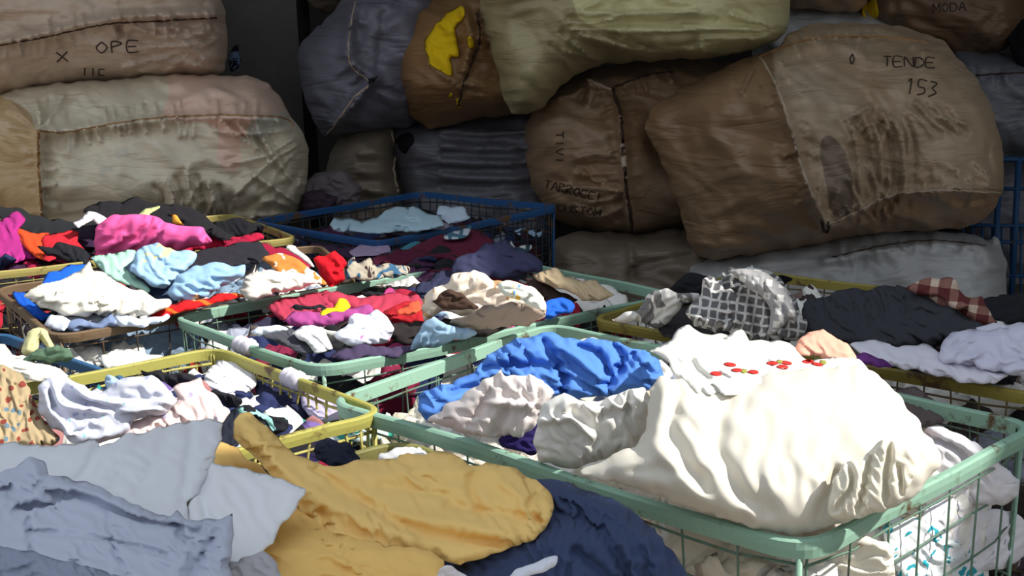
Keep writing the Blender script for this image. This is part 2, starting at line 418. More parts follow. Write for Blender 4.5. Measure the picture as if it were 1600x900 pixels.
# ------------------------------------------------------------------ baskets
def quad_from(c, toward, L1, L2):
    """Corner pixel, pixel it runs towards, length; second side to the left of it."""
    a = at(*c)[:2]; e = at(*toward)[:2]-a; e = e/np.linalg.norm(e); n = np.array([-e[1], e[0]])
    return [a, a+e*L1, a+e*L1+n*L2, a+n*L2]
def rounded(Q, r, k=10):
    out = []; n = len(Q)
    for i in range(n):
        p, a, b = Q[i], Q[i-1], Q[(i+1) % n]
        ea = (a-p)/np.linalg.norm(a-p); eb = (b-p)/np.linalg.norm(b-p)
        p0, p1 = p+ea*r, p+eb*r
        for j in range(k+1):
            t = j/k; out.append((1-t)**2*p0+2*t*(1-t)*p+t*t*p1)
    return np.array(out)
BASK = {}
def basket(key, Q, rim_col, wire_col, label, group, dz=0, sv=.1, sh=(.045, .115, .2, .3, .4, .5), H=.6, rw=.012, rh=.026, wr=.0021, rust=.5, wob=.0, r=.075, flats=(0, 0)):
    Q = [np.array(q, float) for q in Q]
    ar = sum(Q[i][0]*Q[(i+1) % 4][1]-Q[(i+1) % 4][0]*Q[i][1] for i in range(4))
    if ar < 0: Q = Q[::-1]
    z = RIM+dz; mid = sum(Q)/4; root = empty('wire_basket', (mid[0], mid[1], z-H))
    tag(root, label, 'basket', group)
    mr, mw = paint('basket_paint', rim_col, amt=rust), paint('wire_paint', wire_col, amt=rust+.2)
    rs = random.Random(len(BASK)*7+1)
    P = rounded(Q, r)
    # densify straight parts so that the bar can bow a little
    D = []
    for i in range(len(P)):
        a, b = P[i], P[(i+1) % len(P)]; m = max(1, int(np.linalg.norm(b-a)/.06))
        D += [a+(b-a)*j/m for j in range(m)]
    D = np.array(D); n = len(D); nrm = []
    for i in range(n):
        t = D[(i+1) % n]-D[i-1]; t /= np.linalg.norm(t)+1e-9; nrm.append((t[1], -t[0]))
    nrm = np.array(nrm); cum = np.cumsum(np.linalg.norm(D-np.roll(D, 1, 0), axis=1))
    bow = perlin(cum/.35, cum*0+.3, len(BASK))*.006; zz = z+perlin(cum/.4, cum*0+3.3, len(BASK))*.005
    prof = [(-rw*.6, -rh), (rw*.5, -rh), (rw*.7, -rh*.5), (rw*.7, -.003), (rw*.35, 0), (-rw*.35, 0), (-rw*.6, -.003)]
    V = []; Fc = []; k = len(prof)
    for i in range(n):
        for (a, b) in prof: V.append((D[i][0]+nrm[i][0]*(a+bow[i]), D[i][1]+nrm[i][1]*(a+bow[i]), zz[i]+b))
    for i in range(n):
        j = (i+1) % n
        for q in range(k): Fc.append((i*k+q, j*k+q, j*k+(q+1) % k, i*k+(q+1) % k))
    o = mesh_ob('rim', V, Fc, mr, smooth=False); adopt(o, root)
    # a thinner welded strip below the rim
    for i in range(4):
        a, b = Q[i], Q[(i+1) % 4]; L = np.linalg.norm(b-a); e = (b-a)/L; nn = np.array([e[1], -e[0]]); parts = []
        m = max(2, int(round((L-2*r*.3)/sv)))
        def pt(s, dep, out=0.):
            t = dep/H; ins = .02*t
            return (a[0]+e[0]*s-nn[0]*(ins-out), a[1]+e[1]*s-nn[1]*(ins-out), z-dep)
        for j in range(m+1):
            s = r*.35+(L-r*.7)*j/m+rs.uniform(-.006, .006); br = rs.uniform(-1, 1)*.008*(1+wob*2)
            edge_in = .02 if j in (0, m) else 0
            deps = [.012]+[q for q in np.arange(.06, H, .06 if wob else .12)]+[H]
            parts.append(tube([pt(s+br*math.sin(dd*9)+rs.uniform(-1, 1)*wob*.004, dd, rs.uniform(-1, 1)*wob*.005-edge_in) for dd in deps], wr, 5))
        for q, dep in enumerate(sh):
            if dep > H: continue
            N = max(3, int(L/.1)); ext = -.006 if q else .0
            parts.append(tube([pt(r*.35+(L-r*.7)*j/N, dep+rs.uniform(-1, 1)*.003*(1+wob), ext-(.02 if j in (0, N) else 0)) for j in range(N+1)], wr*(1.15 if q == 0 else 1), 5))
        V, Fc = merge(parts); adopt(mesh_ob('wire_panel', V, Fc, mw), root)
    for q in Q:
        c = q+(mid-q)/np.linalg.norm(mid-q)*r*.35
        V, Fc = tube([(c[0], c[1], z-.01), (c[0]+(mid-q)[0]*.03, c[1]+(mid-q)[1]*.03, z-H)], .005, 8); adopt(mesh_ob('corner_post', V, Fc, mr), root)
    parts = []; bot = z-H
    def bil(s, t, ins=.04): s = ins+(1-2*ins)*s; t = ins+(1-2*ins)*t; return (1-s)*(1-t)*Q[0]+s*(1-t)*Q[1]+s*t*Q[2]+(1-s)*t*Q[3]
    for j in range(11):
        parts.append(tube([(*bil(j/10, 0), bot), (*bil(j/10, 1), bot)], wr, 5)); parts.append(tube([(*bil(0, j/10), bot), (*bil(1, j/10), bot)], wr, 5))
    V, Fc = merge(parts); adopt(mesh_ob('base_grid', V, Fc, mw), root)
    BASK[key] = dict(Q=Q, z=z, H=H, mid=mid)
    return root
def heap(key, pal, label, top=-.05, dome=.05, seed=0, scale=7., amp=.03):
    """The tangle of garments packed inside a basket: rounded mass hugging the wires."""
    b = BASK[key]; Q = b['Q']; N = 110; V = []; sgrid = np.linspace(-1, 1, N)
    S, T = np.meshgrid(sgrid, sgrid, indexing='ij'); r = np.maximum(np.abs(S), np.abs(T)); k = .72
    rr = np.minimum(r/k, 1); sc = np.where(r > 1e-6, rr/np.maximum(r, 1e-6), 1)
    s, t = S*sc, T*sc; over = np.clip((r-k)/(1-k), 0, 1)
    ins = .955; rad = np.hypot(s, t); corner = np.clip(rad-1.18, 0, 1); f = ins*(1-corner*.22)
    s1, t1 = (s*f+1)/2, (t*f+1)/2
    B = ((1-s1)*(1-t1))[..., None]*Q[0]+(s1*(1-t1))[..., None]*Q[1]+(s1*t1)[..., None]*Q[2]+((1-s1)*t1)[..., None]*Q[3]
    x, y = B[..., 0], B[..., 1]
    z = b['z']+top+dome*(1-s**2)*(1-t**2)-(rr**8)*.03-over*(b['H']-.12)
    a = perlin(S*7, T*7, seed); c = perlin(S*13+a, T*13, seed+2)
    disp = amp*(np.abs(a)*2.2-.8)+amp*.6*(np.abs(c)*2.2-.8)
    z = z+disp*(1-over)
    m = b['mid']; dx, dy = x-m[0], y-m[1]; L = np.hypot(dx, dy)+1e-6; sh = np.clip(disp, -.05, .005)*np.clip(over*4, 0, 1)
    x = x+dx/L*sh; y = y+dy/L*sh
    P = np.stack([x, y, z], -1).reshape(-1, 3); Fc = [(i*N+j, (i+1)*N+j, (i+1)*N+j+1, i*N+j+1) for i in range(N-1) for j in range(N-1)]
    c0 = P.mean(0)
    if np.cross(P[Fc[6000][1]]-P[Fc[6000][0]], P[Fc[6000][2]]-P[Fc[6000][0]])[2] < 0: Fc = [f[::-1] for f in Fc]
    o = mesh_ob('tangled_clothes', P-c0, Fc, heap_mat('mixed_fabrics', pal, scale)); o.location = c0
    return tag(o, label, 'clothes', None, 'stuff')
px = lambda *c: [at(*p)[:2] for p in c]
MINT = (138, 174, 154)
GB = 'wire baskets full of clothes'
basket('G1', px((514, 621), (1262, 855), (1622, 660), (862, 505)), MINT, (96, 122, 106), 'nearest mint green wire basket holding the big cream bundle', GB, rh=.03, rw=.014, rust=.3)
basket('G2', px((269, 492), (497, 576), (1058, 458), (786, 403)), MINT, (96, 122, 106), 'mint green wire basket in the middle with crimson and beige clothes', GB, rh=.028, rust=.3)
basket('BB', px((395, 343), (590, 378), (875, 320), (655, 300)), (32, 78, 128), (38, 52, 66), 'dark blue wire basket in the shade before the bales', GB, sv=.045, sh=(.04, .08, .12, .16, .2, .24, .28, .32, .36, .4), wr=.003)
basket('Y1', quad_from((605, 641), (350, 545), .74, 1.15), (166, 160, 84), (172, 164, 92), 'yellow wire basket on the left with the spotted baby clothes', GB, sv=.04, sh=(.04, .085, .13, .18, .24, .3, .36, .42, .5), wob=1, wr=.003, rust=.45)
basket('Y2', quad_from((1060, 845), (670, 682), .74, 1.15), (132, 128, 76), (110, 104, 64), 'olive wire basket in the foreground under the yellow cloth', GB, dz=-.03, sv=.05, rust=.5)
basket('B1', px((84, 523), (-6, 448), (500, 381), (556, 441)), (112, 92, 70), (80, 66, 52), 'brown rusty wire basket on the left holding the white pillow', GB, rust=.7)
basket('Y3', quad_from((465, 370), (360, 332), .78, 1.15), (165, 152, 90), (150, 138, 84), 'olive yellow wire basket at far left with pink and black clothes', GB, sv=.06)
basket('YR', quad_from((922, 498), (1600, 612), 1.16, .77), (140, 128, 62), (95, 84, 52), 'yellow wire basket at right with black clothes and checked scarf', GB, sv=.06, sh=(.04, .09, .15, .2, .3, .4), rust=.5)
basket('BL', quad_from((205, 583), (0, 505), .76, 1.0), (52, 96, 138), (46, 76, 106), 'blue wire basket at the left edge behind the floral garment', GB, dz=-.02, sv=.05)
_q = px((520, 404), (640, 434), (810, 396), (690, 374)); BASK['MR'] = dict(Q=_q, z=RIM-.04, H=.72, mid=sum(_q)/4)
W_, LG, NV, BK, CR, BE = (225, 222, 215), (150, 155, 170), (38, 46, 84), (28, 28, 32), (205, 195, 175), (200, 180, 150)
heap('G1', [W_, CR, (215, 205, 190), W_, LG, W_, (200, 190, 175), CR, (190, 150, 140)], 'white and cream clothes packed inside the nearest green basket', seed=1)
heap('G2', [(160, 30, 60), BK, W_, (40, 40, 60), LG, (120, 30, 60), BK, (90, 80, 75), W_, NV, (180, 60, 120)], 'mixed crimson, black and white clothes packed in the middle green basket', seed=2, scale=8)
heap('BB', [(60, 30, 45), BK, (60, 60, 75), NV, (90, 95, 110), BK], 'dark clothes packed inside the blue basket', seed=3, top=-.10)
heap('Y1', [W_, BK, NV, W_, (60, 150, 140), BK, LG, (110, 90, 150), W_, (160, 110, 110)], 'white, navy and teal clothes packed inside the yellow left basket', seed=4, scale=9)
heap('Y2', [NV, W_, BK, (60, 150, 140), (200, 40, 80), W_, LG], 'mixed clothes packed inside the olive foreground basket', seed=5, scale=9, top=-.09)
heap('B1', [W_, LG, (70, 80, 110), (60, 50, 60), W_, (150, 40, 40), (120, 140, 160), BK], 'pale clothes packed inside the brown rusty basket', seed=6, scale=8)
heap('Y3', [(150, 20, 60), BK, (190, 40, 60), (110, 20, 80), BK, (60, 30, 60)], 'red, magenta and black clothes packed in the far left basket', seed=7)
heap('YR', [BK, (70, 62, 60), LG, W_, (90, 80, 90), (60, 50, 50), W_, (120, 100, 95)], 'black and pale clothes packed inside the right yellow basket', seed=8)
heap('BL', [W_, (60, 80, 70), BK, (50, 60, 100), (150, 140, 110)], 'clothes packed inside the blue left basket', seed=9)
heap('MR', [(70, 20, 42), (50, 20, 36), (80, 30, 50), BK, (40, 44, 66)], 'maroon and navy clothes heaped on the floor between the middle and dark blue baskets', seed=10)

# ------------------------------------------------------------------ bales of used clothes
BROWN = bale_mat('brown_bale_wrap', (148, 118, 88), (160, 138, 114)); OCHRE = bale_mat('ochre_bale_wrap', (138, 102, 62), (126, 98, 68))
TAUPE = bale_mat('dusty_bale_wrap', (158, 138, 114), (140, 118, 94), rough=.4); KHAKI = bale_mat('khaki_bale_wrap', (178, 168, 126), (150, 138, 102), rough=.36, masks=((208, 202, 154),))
GREYB = bale_mat('grey_bale_wrap', (116, 116, 130), (98, 98, 108)); WHITEB = bale_mat('white_bale_wrap', (196, 198, 200), (168, 168, 166), rough=.42)
DGREY = bale_mat('dull_grey_bale_wrap', (112, 110, 108), (98, 94, 88)); CREAM = bale_mat('cream_bale_wrap', (226, 216, 192), (204, 194, 170), rough=.3, stain=(176, 178, 168), masks=((224, 190, 170), (190, 158, 112)))
PINKB = bale_mat('beige_bale_wrap', (204, 184, 164), (186, 164, 144), rough=.38); TANB = bale_mat('tan_bale_wrap', (136, 124, 108), (116, 106, 94))
M_seam_l = plain('pale_twine', (176, 158, 138)); M_seam_b = plain('brown_twine', (164, 124, 82)); M_seam_d = plain('dark_twine', (66, 50, 42)); M_ink = plain('marker_ink', (70, 58, 52))
M_black = cloth((24, 24, 30), 'black_cloth'); M_yel = cloth((226, 190, 20), 'yellow_cloth')
def bale(label, poly, mat, y, fat, edge, back=120, seams=(), writing=(), patches=(), group=None, lean=0, **kw):
    nm = 'clothing_bale'; key = len(BVH)+1
    kw.setdefault('sp', 4.4); kw.setdefault('post', 1.); kw.setdefault('folds', [(12, 75, 20, 2., 'n'), (4, 34, 65, 2.6, 'n')])
    rs0 = random.Random(key*5); st = list(kw.pop('strokes', []))
    for pts, wd, mt in seams:
        ln = spline(pts, 9, False)
        for i in range(1, len(ln)-1):
            tx, ty = ln[i+1]-ln[i-1]; q = math.hypot(tx, ty)+1e-6; nx, ny = -ty/q, tx/q
            if rs0.random() < .25: continue
            for sg in (-1, 1):
                L = rs0.uniform(8, 30)
                st.append(([(ln[i][0], ln[i][1]), (ln[i][0]+sg*nx*L+rs0.uniform(-6, 6), ln[i][1]+sg*ny*L+rs0.uniform(-6, 6))], rs0.uniform(2.8, 4.8), rs0.choice((-.8, 1))*rs0.uniform(2, 6)))
    for (cx, cy, r0, r1, a0, a1, m_) in kw.pop('fans', ()):
        for i in range(m_):
            a = math.radians(a0+(a1-a0)*(i+rs0.uniform(-.3, .3))/max(1, m_-1)); q0, q1 = r0*rs0.uniform(.7, 1.3), r1*rs0.uniform(.6, 1.1); cu = rs0.uniform(-.12, .12)
            st.append(([(cx+q0*math.cos(a), cy+q0*math.sin(a)), (cx+(q0+q1)/2*math.cos(a+cu), cy+(q0+q1)/2*math.sin(a+cu)), (cx+q1*math.cos(a), cy+q1*math.sin(a))], rs0.uniform(3, 5.5), (-.45 if i % 2 else .8)*rs0.uniform(4, 8)))
    kw['strokes'] = [(p_, w_*.7 if w_ < 6 else w_, a_*(1.2 if a_ > 0 else .75)) for p_, w_, a_ in st]; bs = kw.pop('slack', .07)
    body = inflate('wrap', poly, mat, ('y', y, lean), fat=fat, edge=edge, back=back, wob=2, store=key, smooth=40, fedge=20, sim=(bs, kw.pop('axis', 10), 50, .12, 42), **kw)
    bvh = BVH['wrap'+str(key)]
    P = np.array([body.matrix_basis @ v.co for v in body.data.vertices]); zmin = P[:, 2].min()
    root = empty(nm, (body.location[0], body.location[1], zmin)); tag(root, label, 'bale', group)
    body.location = body.location-root.location; body.parent = root
    rs = random.Random(key)
    for pts, wd, mt in seams:
        line = spline(pts, 5, False); line = line+np.array([[rs.uniform(-.8, .8), rs.uniform(-.8, .8)] for _ in line])
        Q = on_surface(bvh, line, .004)
        if len(Q) > 2:
            rr = [wd*(.7+.6*rs.random()) for _ in Q]; V, Fc = tube(Q, rr, 6); adopt(mesh_ob('seam', V, Fc, mt), root)
    for word in writing:
        parts = []
        for st in word:
            Q = on_surface(bvh, spline(st, 3, False), .002)
            if len(Q) > 1: parts.append(tube(Q, .0034, 5))
        if parts: V, Fc = merge(parts); adopt(mesh_ob('marker_writing', V, Fc, M_ink), root)
    for (pn, pl, mt, off, ft, lb) in patches:
        o = inflate(pn, pl, mt, ('on', bvh, off), fat=ft, edge=7, sp=3, wob=3.5, back=0, smooth=1, parent=root, sim=(.3, 60, 60, .1, 10) if ft > 2 else None)
        if lb: o['label'] = lb
    return root
GL = {'T': [[(0, 0), (1, 0)], [(.5, 0), (.5, 1)]], 'E': [[(1, 0), (0, 0), (0, 1), (1, 1)], [(0, .5), (.8, .5)]], 'N': [[(0, 1), (0, 0), (1, 1), (1, 0)]],
      'D': [[(0, 0), (0, 1), (.7, .9), (1, .5), (.7, .1), (0, 0)]], 'I': [[(.5, 0), (.5, 1)]], '1': [[(.2, .2), (.5, 0), (.5, 1)]], '5': [[(1, 0), (.1, 0), (.1, .45), (.8, .5), (.9, .8), (.1, 1)]],
      '3': [[(.1, 0), (.9, .1), (.4, .45), (.95, .7), (.1, 1)]], 'A': [[(0, 1), (.5, 0), (1, 1)], [(.2, .6), (.8, .6)]], 'R': [[(0, 1), (0, 0), (.9, .2), (0, .5), (1, 1)]],
      'O': [[(.5, 0), (0, .5), (.5, 1), (1, .5), (.5, 0)]], 'C': [[(1, .1), (.2, .1), (0, .5), (.2, .95), (1, .9)]], 'M': [[(0, 1), (0, 0), (.5, .7), (1, 0), (1, 1)]],
      'V': [[(0, 0), (.5, 1), (1, 0)]], 'X': [[(0, 0), (1, 1)], [(1, 0), (0, 1)]], 'P': [[(0, 1), (0, 0), (.9, .2), (0, .5)]], '0': [[(.5, 0), (.1, .5), (.5, 1), (.9, .5), (.5, 0)]], 'K': [[(0, 0), (0, 1)], [(1, 0), (0, .5), (1, 1)]],
      'Z': [[(0, 0), (1, 0), (0, 1), (1, 1)]], 'S': [[(1, 0), (.1, .2), (.9, .7), (0, 1)]], 'U': [[(0, 0), (0, .9), (1, .9), (1, 0)]]}
def write(text, x, y, wd, ht, ang=0, gap=.45):
    a = math.radians(ang); out = []; cx = 0
    for ch in text:
        if ch != ' ':
            for st in GL[ch]:
                out.append([(x+(cx+p*wd)*math.cos(a)-(q*ht)*math.sin(a), y+(cx+p*wd)*math.sin(a)+(q*ht)*math.cos(a)) for p, q in st])
        cx += wd*(1+gap)
    return out
bale('beige bale at upper left, stacked on the cream bale', [(-150, -60), (0, -85), (200, -80), (310, -45), (345, 0), (356, 50), (352, 95), (338, 118), (250, 125), (120, 134), (0, 152), (-150, 150)], PINKB, 6.15, 120, 90, sp=3.5, fans=[(350, 60, 15, 170, 135, 190, 9), (340, 110, 15, 120, 170, 215, 5)],
     seams=[([(-40, 78), (60, 60), (165, 38), (250, 33), (338, 28)], .0045, M_seam_d)], writing=[write('X', 88, 82, 17, 15, -4), write('OPE', 150, 66, 17, 17, -2), write('IIC', 128, 106, 9, 11, 2)],
     strokes=[([(-40, 72), (60, 54), (165, 31), (250, 25), (338, 22)], 9, 12), ([(185, 46), (205, 62), (250, 68)], 6, -6), ([(210, 40), (250, 58), (300, 58)], 5, 6), ([(345, 40), (300, 80), (220, 100)], 8, -7), ([(350, 60), (310, 95)], 6, -7)])
bale('big cream bale at left with a pink patch and wrinkled corner', [(-80, 210), (0, 150), (60, 133), (150, 127), (260, 118), (390, 120), (430, 143), (460, 190), (478, 215), (482, 250), (478, 290), (466, 330), (445, 352), (400, 372), (200, 385), (0, 385), (-90, 360)], CREAM, 6.0, 150, 105, sp=3.3, fans=[(250, 410, 60, 165, -75, -25, 9), (500, 200, 40, 170, 110, 185, 10), (64, 205, 10, 75, 190, 285, 6), (480, 330, 20, 120, 150, 215, 7)],
     relief=[(0, 280, -60), (30, 330, -60), (70, 300, 20), (200, 260, 25), (60, 210, 10), (240, 140, -30), (400, 250, 10)],
     seams=[([(60, 204), (100, 207), (160, 196), (240, 185), (340, 180), (440, 184), (458, 196)], .0045, M_seam_b), ([(60, 203), (60, 250), (63, 300), (66, 345)], .006, M_seam_b)],
     areas=([(258, 100), (300, 100), (440, 110), (450, 170), (400, 186), (380, 215), (372, 262), (350, 264), (338, 240), (336, 200), (258, 186), (264, 150)], [(-120, 150), (0, 150), (58, 206), (62, 350), (66, 400), (-120, 400)]), post=1.2,
     strokes=[([(60, 206), (160, 198), (240, 188), (340, 184), (440, 188)], 7, 9), ([(60, 206), (64, 345)], 6, 9)]
     + [([(258+i*17, 270+abs(i-2)*7), (270+i*15, 300), (272+i*17, 338)], 4.5, (-8 if i % 2 else 7)) for i in range(-1, 6)]
     + [([(345+i*14, 190+i*2), (375+i*14, 215+i*9), (400+i*14, 232+i*13)], 4, (-6 if i % 2 else 6)) for i in range(0, 6)]
     + [([(62, 206), (90-i*14, 170+i*3), (100-i*22, 148+i*6)], 5, (-7 if i % 2 else 6)) for i in range(5)]
     + [([(120, 200), (122, 215), (118, 230)], 3, -5), ([(185, 195), (182, 175)], 3, -5), ([(235, 183), (228, 162)], 3, -6), ([(70, 240), (110, 250)], 5, -4), ([(70, 275), (105, 280)], 5, -5), ([(420, 330), (470, 270)], 6, -6), ([(380, 330), (440, 290), (478, 280)], 6, -6)])
bale('dull bale hidden under the big cream bale', [(-90, 372), (100, 366), (300, 366), (440, 360), (462, 380), (462, 500), (430, 545), (200, 550), (-90, 560)], DGREY, 6.05, 120, 60, sp=12)
bale('grey purple bale beside the concrete column, with a torn hole', [(500, 38), (530, 5), (570, -40), (640, -50), (690, -20), (700, 40), (680, 110), (660, 170), (640, 196), (600, 202), (540, 212), (512, 216), (490, 190), (474, 145), (465, 100), (474, 62)], GREYB, 6.45, 110, 80,
     seams=[([(512, 210), (535, 178), (556, 150), (575, 135)], .006, M_seam_l), ([(556, 2), (546, 50), (548, 100), (575, 125)], .004, M_seam_l)], patches=[('torn_hole', [(574, 128), (580, 120), (592, 117), (590, 126), (578, 132)], M_black, .003, 1, 'black torn hole')],
     strokes=[([(556, 0), (546, 50), (550, 95), (585, 120)], 10, 12), ([(580, 128), (512, 212)], 8, 14), ([(585, 135), (630, 150)], 5, -7), ([(480, 60), (500, 110)], 12, -8), ([(600, 20), (590, 110)], 6, -5)])
bale('ochre bale with a bright yellow tear', [(640, 12), (680, -5), (720, -40), (780, -40), (830, 0), (850, 80), (850, 160), (800, 180), (760, 183), (720, 190), (690, 199), (660, 196), (630, 172), (613, 130), (615, 82), (624, 40)], OCHRE, 6.3, 110, 80,
     seams=[([(745, 20), (750, 60), (738, 95), (725, 130), (716, 165)], .006, M_seam_d)],
     patches=[('yellow_cloth', [(664, 66), (678, 40), (700, 20), (724, 10), (724, 28), (712, 45), (713, 62), (718, 85), (706, 96), (703, 118), (688, 114), (670, 98)], M_yel, .006, 8, 'bright yellow cloth bulging out of the tear'), ('yellow_cloth', [(728, 55), (738, 60), (742, 78), (733, 76)], M_yel, .003, 1.5, None), ('yellow_cloth', [(714, 152), (722, 150), (722, 166), (716, 168)], M_yel, .003, 1.5, None), ('yellow_cloth', [(700, 145), (708, 143), (708, 152), (702, 154)], M_yel, .003, 1.5, None)],
     strokes=[([(722, 10), (735, 60), (725, 110)], 7, 10), ([(665, 95), (700, 122), (715, 125)], 5, 6), ([(735, 115), (790, 128)], 4, -6), ([(725, 140), (795, 155)], 4, -6), ([(750, 20), (765, 80)], 5, -8)])
bale('large khaki bale at the top of the middle stack', [(755, -70), (900, -100), (1100, -100), (1215, -70), (1234, 0), (1228, 50), (1192, 72), (1130, 88), (1090, 92), (1000, 96), (930, 104), (885, 128), (850, 166), (822, 178), (798, 174), (784, 140), (766, 72), (750, 10)], KHAKI, 5.95, 130, 90, sp=3.3, fans=[(850, 40, 50, 180, -25, 50, 9), (1240, 50, 20, 160, 160, 200, 8), (1000, 120, 20, 110, 200, 260, 6)],
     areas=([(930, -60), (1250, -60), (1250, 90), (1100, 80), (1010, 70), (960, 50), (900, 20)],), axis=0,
     relief=[(800, 60, -20), (900, 40, 30), (1100, 20, 20), (1180, 30, 10), (850, 130, -10)],
     strokes=[([(885, 20), (990, 22), (1090, 18)], 4, 7), ([(885, 32), (990, 36), (1120, 30)], 4, -8), ([(890, 45), (1000, 48), (1200, 46)], 4, 7), ([(920, 55), (980, 75), (1010, 95)], 6, 9), ([(880, 50), (930, 100)], 6, -9), ([(960, 52), (1010, 75), (1080, 70)], 8, -12), ([(900, 70), (935, 102)], 4, 6), ([(1095, 60), (1097, 92)], 4, 8), ([(1160, 60), (1225, 40)], 4, -8), ([(1130, 78), (1200, 68)], 4, -8), ([(1100, 60), (1200, 58)], 4, 7), ([(860, 70), (900, 100)], 5, -7)])
bale('brown bale in the middle with marker writing and a burst seam', [(829, 175), (848, 142), (900, 116), (960, 101), (1050, 94), (1120, 96), (1160, 120), (1160, 300), (1085, 352), (1040, 362), (985, 370), (920, 358), (862, 340), (832, 305), (818, 255), (818, 205)], BROWN, 6.4, 130, 80, sp=3.4, fans=[(975, 300, 8, 90, 140, 215, 8), (985, 365, 8, 70, 180, 260, 5), (930, 128, 8, 60, 60, 150, 5)],
     relief=[(880, 230, 10), (975, 240, 25), (1040, 240, -30), (1000, 120, -20)],
     seams=[([(914, 124), (935, 132), (955, 140)], .009, M_seam_l), ([(957, 140), (968, 170), (972, 200), (974, 240)], .009, M_seam_d), ([(972, 225), (976, 262)], .013, M_seam_l), ([(976, 262), (980, 300), (986, 340), (988, 364)], .008, M_seam_d), ([(960, 136), (1010, 118), (1050, 112)], .005, M_seam_d)],
     writing=[write('TARROCCI', 853, 281, 9, 13, 14, .3), write('CUSTOM', 872, 318, 9, 11, 8, .3), write('TIVI', 880, 206, 10, 11, 90, .3)],
     strokes=[([(914, 128), (957, 142), (970, 190), (976, 260), (988, 362)], 8, 12)]+[([(968, y), (930, y-4+i*3), (900, y+2)], 4, (-6 if i % 2 else 5)) for i, y in enumerate((245, 258, 270, 284, 297, 312, 326, 340))]+[([(915, 130), (905, 160)], 5, -6), ([(940, 135), (930, 165)], 5, -6)])
SK7 = [([(1187, 88), (1212, 130), (1237, 205), (1256, 270), (1291, 352)], 9, 12), ([(1292, 350), (1330, 335), (1390, 306), (1440, 300), (1567, 302)], 8, 9)]
SK7 += [([(1330+i*17, 200-i*3), (1338+i*18, 225), (1345+i*17, 300)], 5, (-8 if i % 2 else 7)) for i in range(6)]+[([(1322+i*14, 186-i*3), (1332+i*15, 205+(i % 3)*6)], 4, (-7 if i % 2 else 8)) for i in range(5)]+[([(1430+i*16, 160+i*4), (1450+i*16, 185+i*4), (1475+i*12, 200+i*3)], 5, (-6 if i % 2 else 6)) for i in range(4)]
SK7 += [([(1240+i*5, 190+i*26), (1262+i*5, 196+i*26)], 4, -5) for i in range(6)]+[([(1560, 180), (1545, 240), (1560, 300)], 6, -7), ([(1380, 310), (1375, 350)], 5, -6), ([(1350, 325), (1340, 365)], 5, 6)]
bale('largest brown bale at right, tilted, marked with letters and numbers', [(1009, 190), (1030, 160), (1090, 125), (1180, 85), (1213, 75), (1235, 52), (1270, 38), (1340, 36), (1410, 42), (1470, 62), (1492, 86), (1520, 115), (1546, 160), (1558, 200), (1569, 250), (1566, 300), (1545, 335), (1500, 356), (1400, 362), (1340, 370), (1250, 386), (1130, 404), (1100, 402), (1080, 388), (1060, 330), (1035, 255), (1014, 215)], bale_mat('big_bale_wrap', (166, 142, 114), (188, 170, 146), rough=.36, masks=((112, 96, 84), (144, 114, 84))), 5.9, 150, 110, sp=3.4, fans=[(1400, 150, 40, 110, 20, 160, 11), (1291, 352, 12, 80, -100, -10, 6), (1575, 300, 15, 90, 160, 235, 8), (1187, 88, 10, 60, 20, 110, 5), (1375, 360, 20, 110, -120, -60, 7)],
     relief=[(1040, 210, -90), (1090, 300, -60), (1150, 200, 10), (1235, 205, 80), (1280, 300, 80), (1400, 200, 30), (1520, 200, 0), (1340, 60, -40), (1400, 345, -10)],
     seams=[([(1187, 88), (1212, 130), (1237, 205), (1256, 270), (1290, 350)], .006, M_seam_l), ([(1292, 350), (1330, 335), (1390, 306), (1440, 299), (1500, 298), (1566, 302)], .006, M_seam_l), ([(1188, 88), (1240, 68), (1290, 58), (1380, 58), (1450, 66)], .005, M_seam_b), ([(1284, 345), (1288, 362), (1294, 362), (1294, 348)], .007, M_seam_d)],
     writing=[write('TENDE', 1380, 88, 13, 15, 2, .3), write('153', 1418, 122, 13, 24, 8, .35), write('0', 1328, 84, 8, 16, 5)],
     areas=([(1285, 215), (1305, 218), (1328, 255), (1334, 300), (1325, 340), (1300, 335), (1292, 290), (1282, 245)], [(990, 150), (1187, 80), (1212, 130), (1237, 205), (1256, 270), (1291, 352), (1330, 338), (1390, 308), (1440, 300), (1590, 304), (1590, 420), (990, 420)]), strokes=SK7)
bale('dark grey bale on the floor under the brown middle bale', [(868, 375), (920, 362), (1000, 365), (1060, 358), (1120, 370), (1130, 430), (1120, 520), (900, 520), (862, 500), (858, 420)], TANB, 6.25, 90, 60, strokes=[([(985, 430), (1000, 415), (1080, 400)], 6, -10), ([(985, 385), (990, 440)], 7, -8)])
bale('white bale lying on the floor under the largest brown bale', [(1066, 398), (1100, 402), (1200, 380), (1260, 372), (1340, 360), (1430, 360), (1500, 364), (1545, 374), (1556, 368), (1572, 410), (1573, 470), (1568, 520), (1400, 545), (1150, 545), (1085, 520), (1068, 450)], WHITEB, 6.1, 120, 60,
     seams=[([(1300, 402), (1380, 384), (1460, 376), (1540, 384)], .004, M_seam_d)], strokes=[([(1290, 410), (1380, 390), (1460, 381), (1540, 388)], 6, 8), ([(1150, 405), (1290, 400)], 5, -5), ([(1120, 440), (1250, 415), (1330, 420)], 6, -7), ([(1090, 400), (1080, 430)], 5, -7), ([(1350, 400), (1340, 460)], 6, -6), ([(1545, 420), (1560, 470)], 5, -5)])
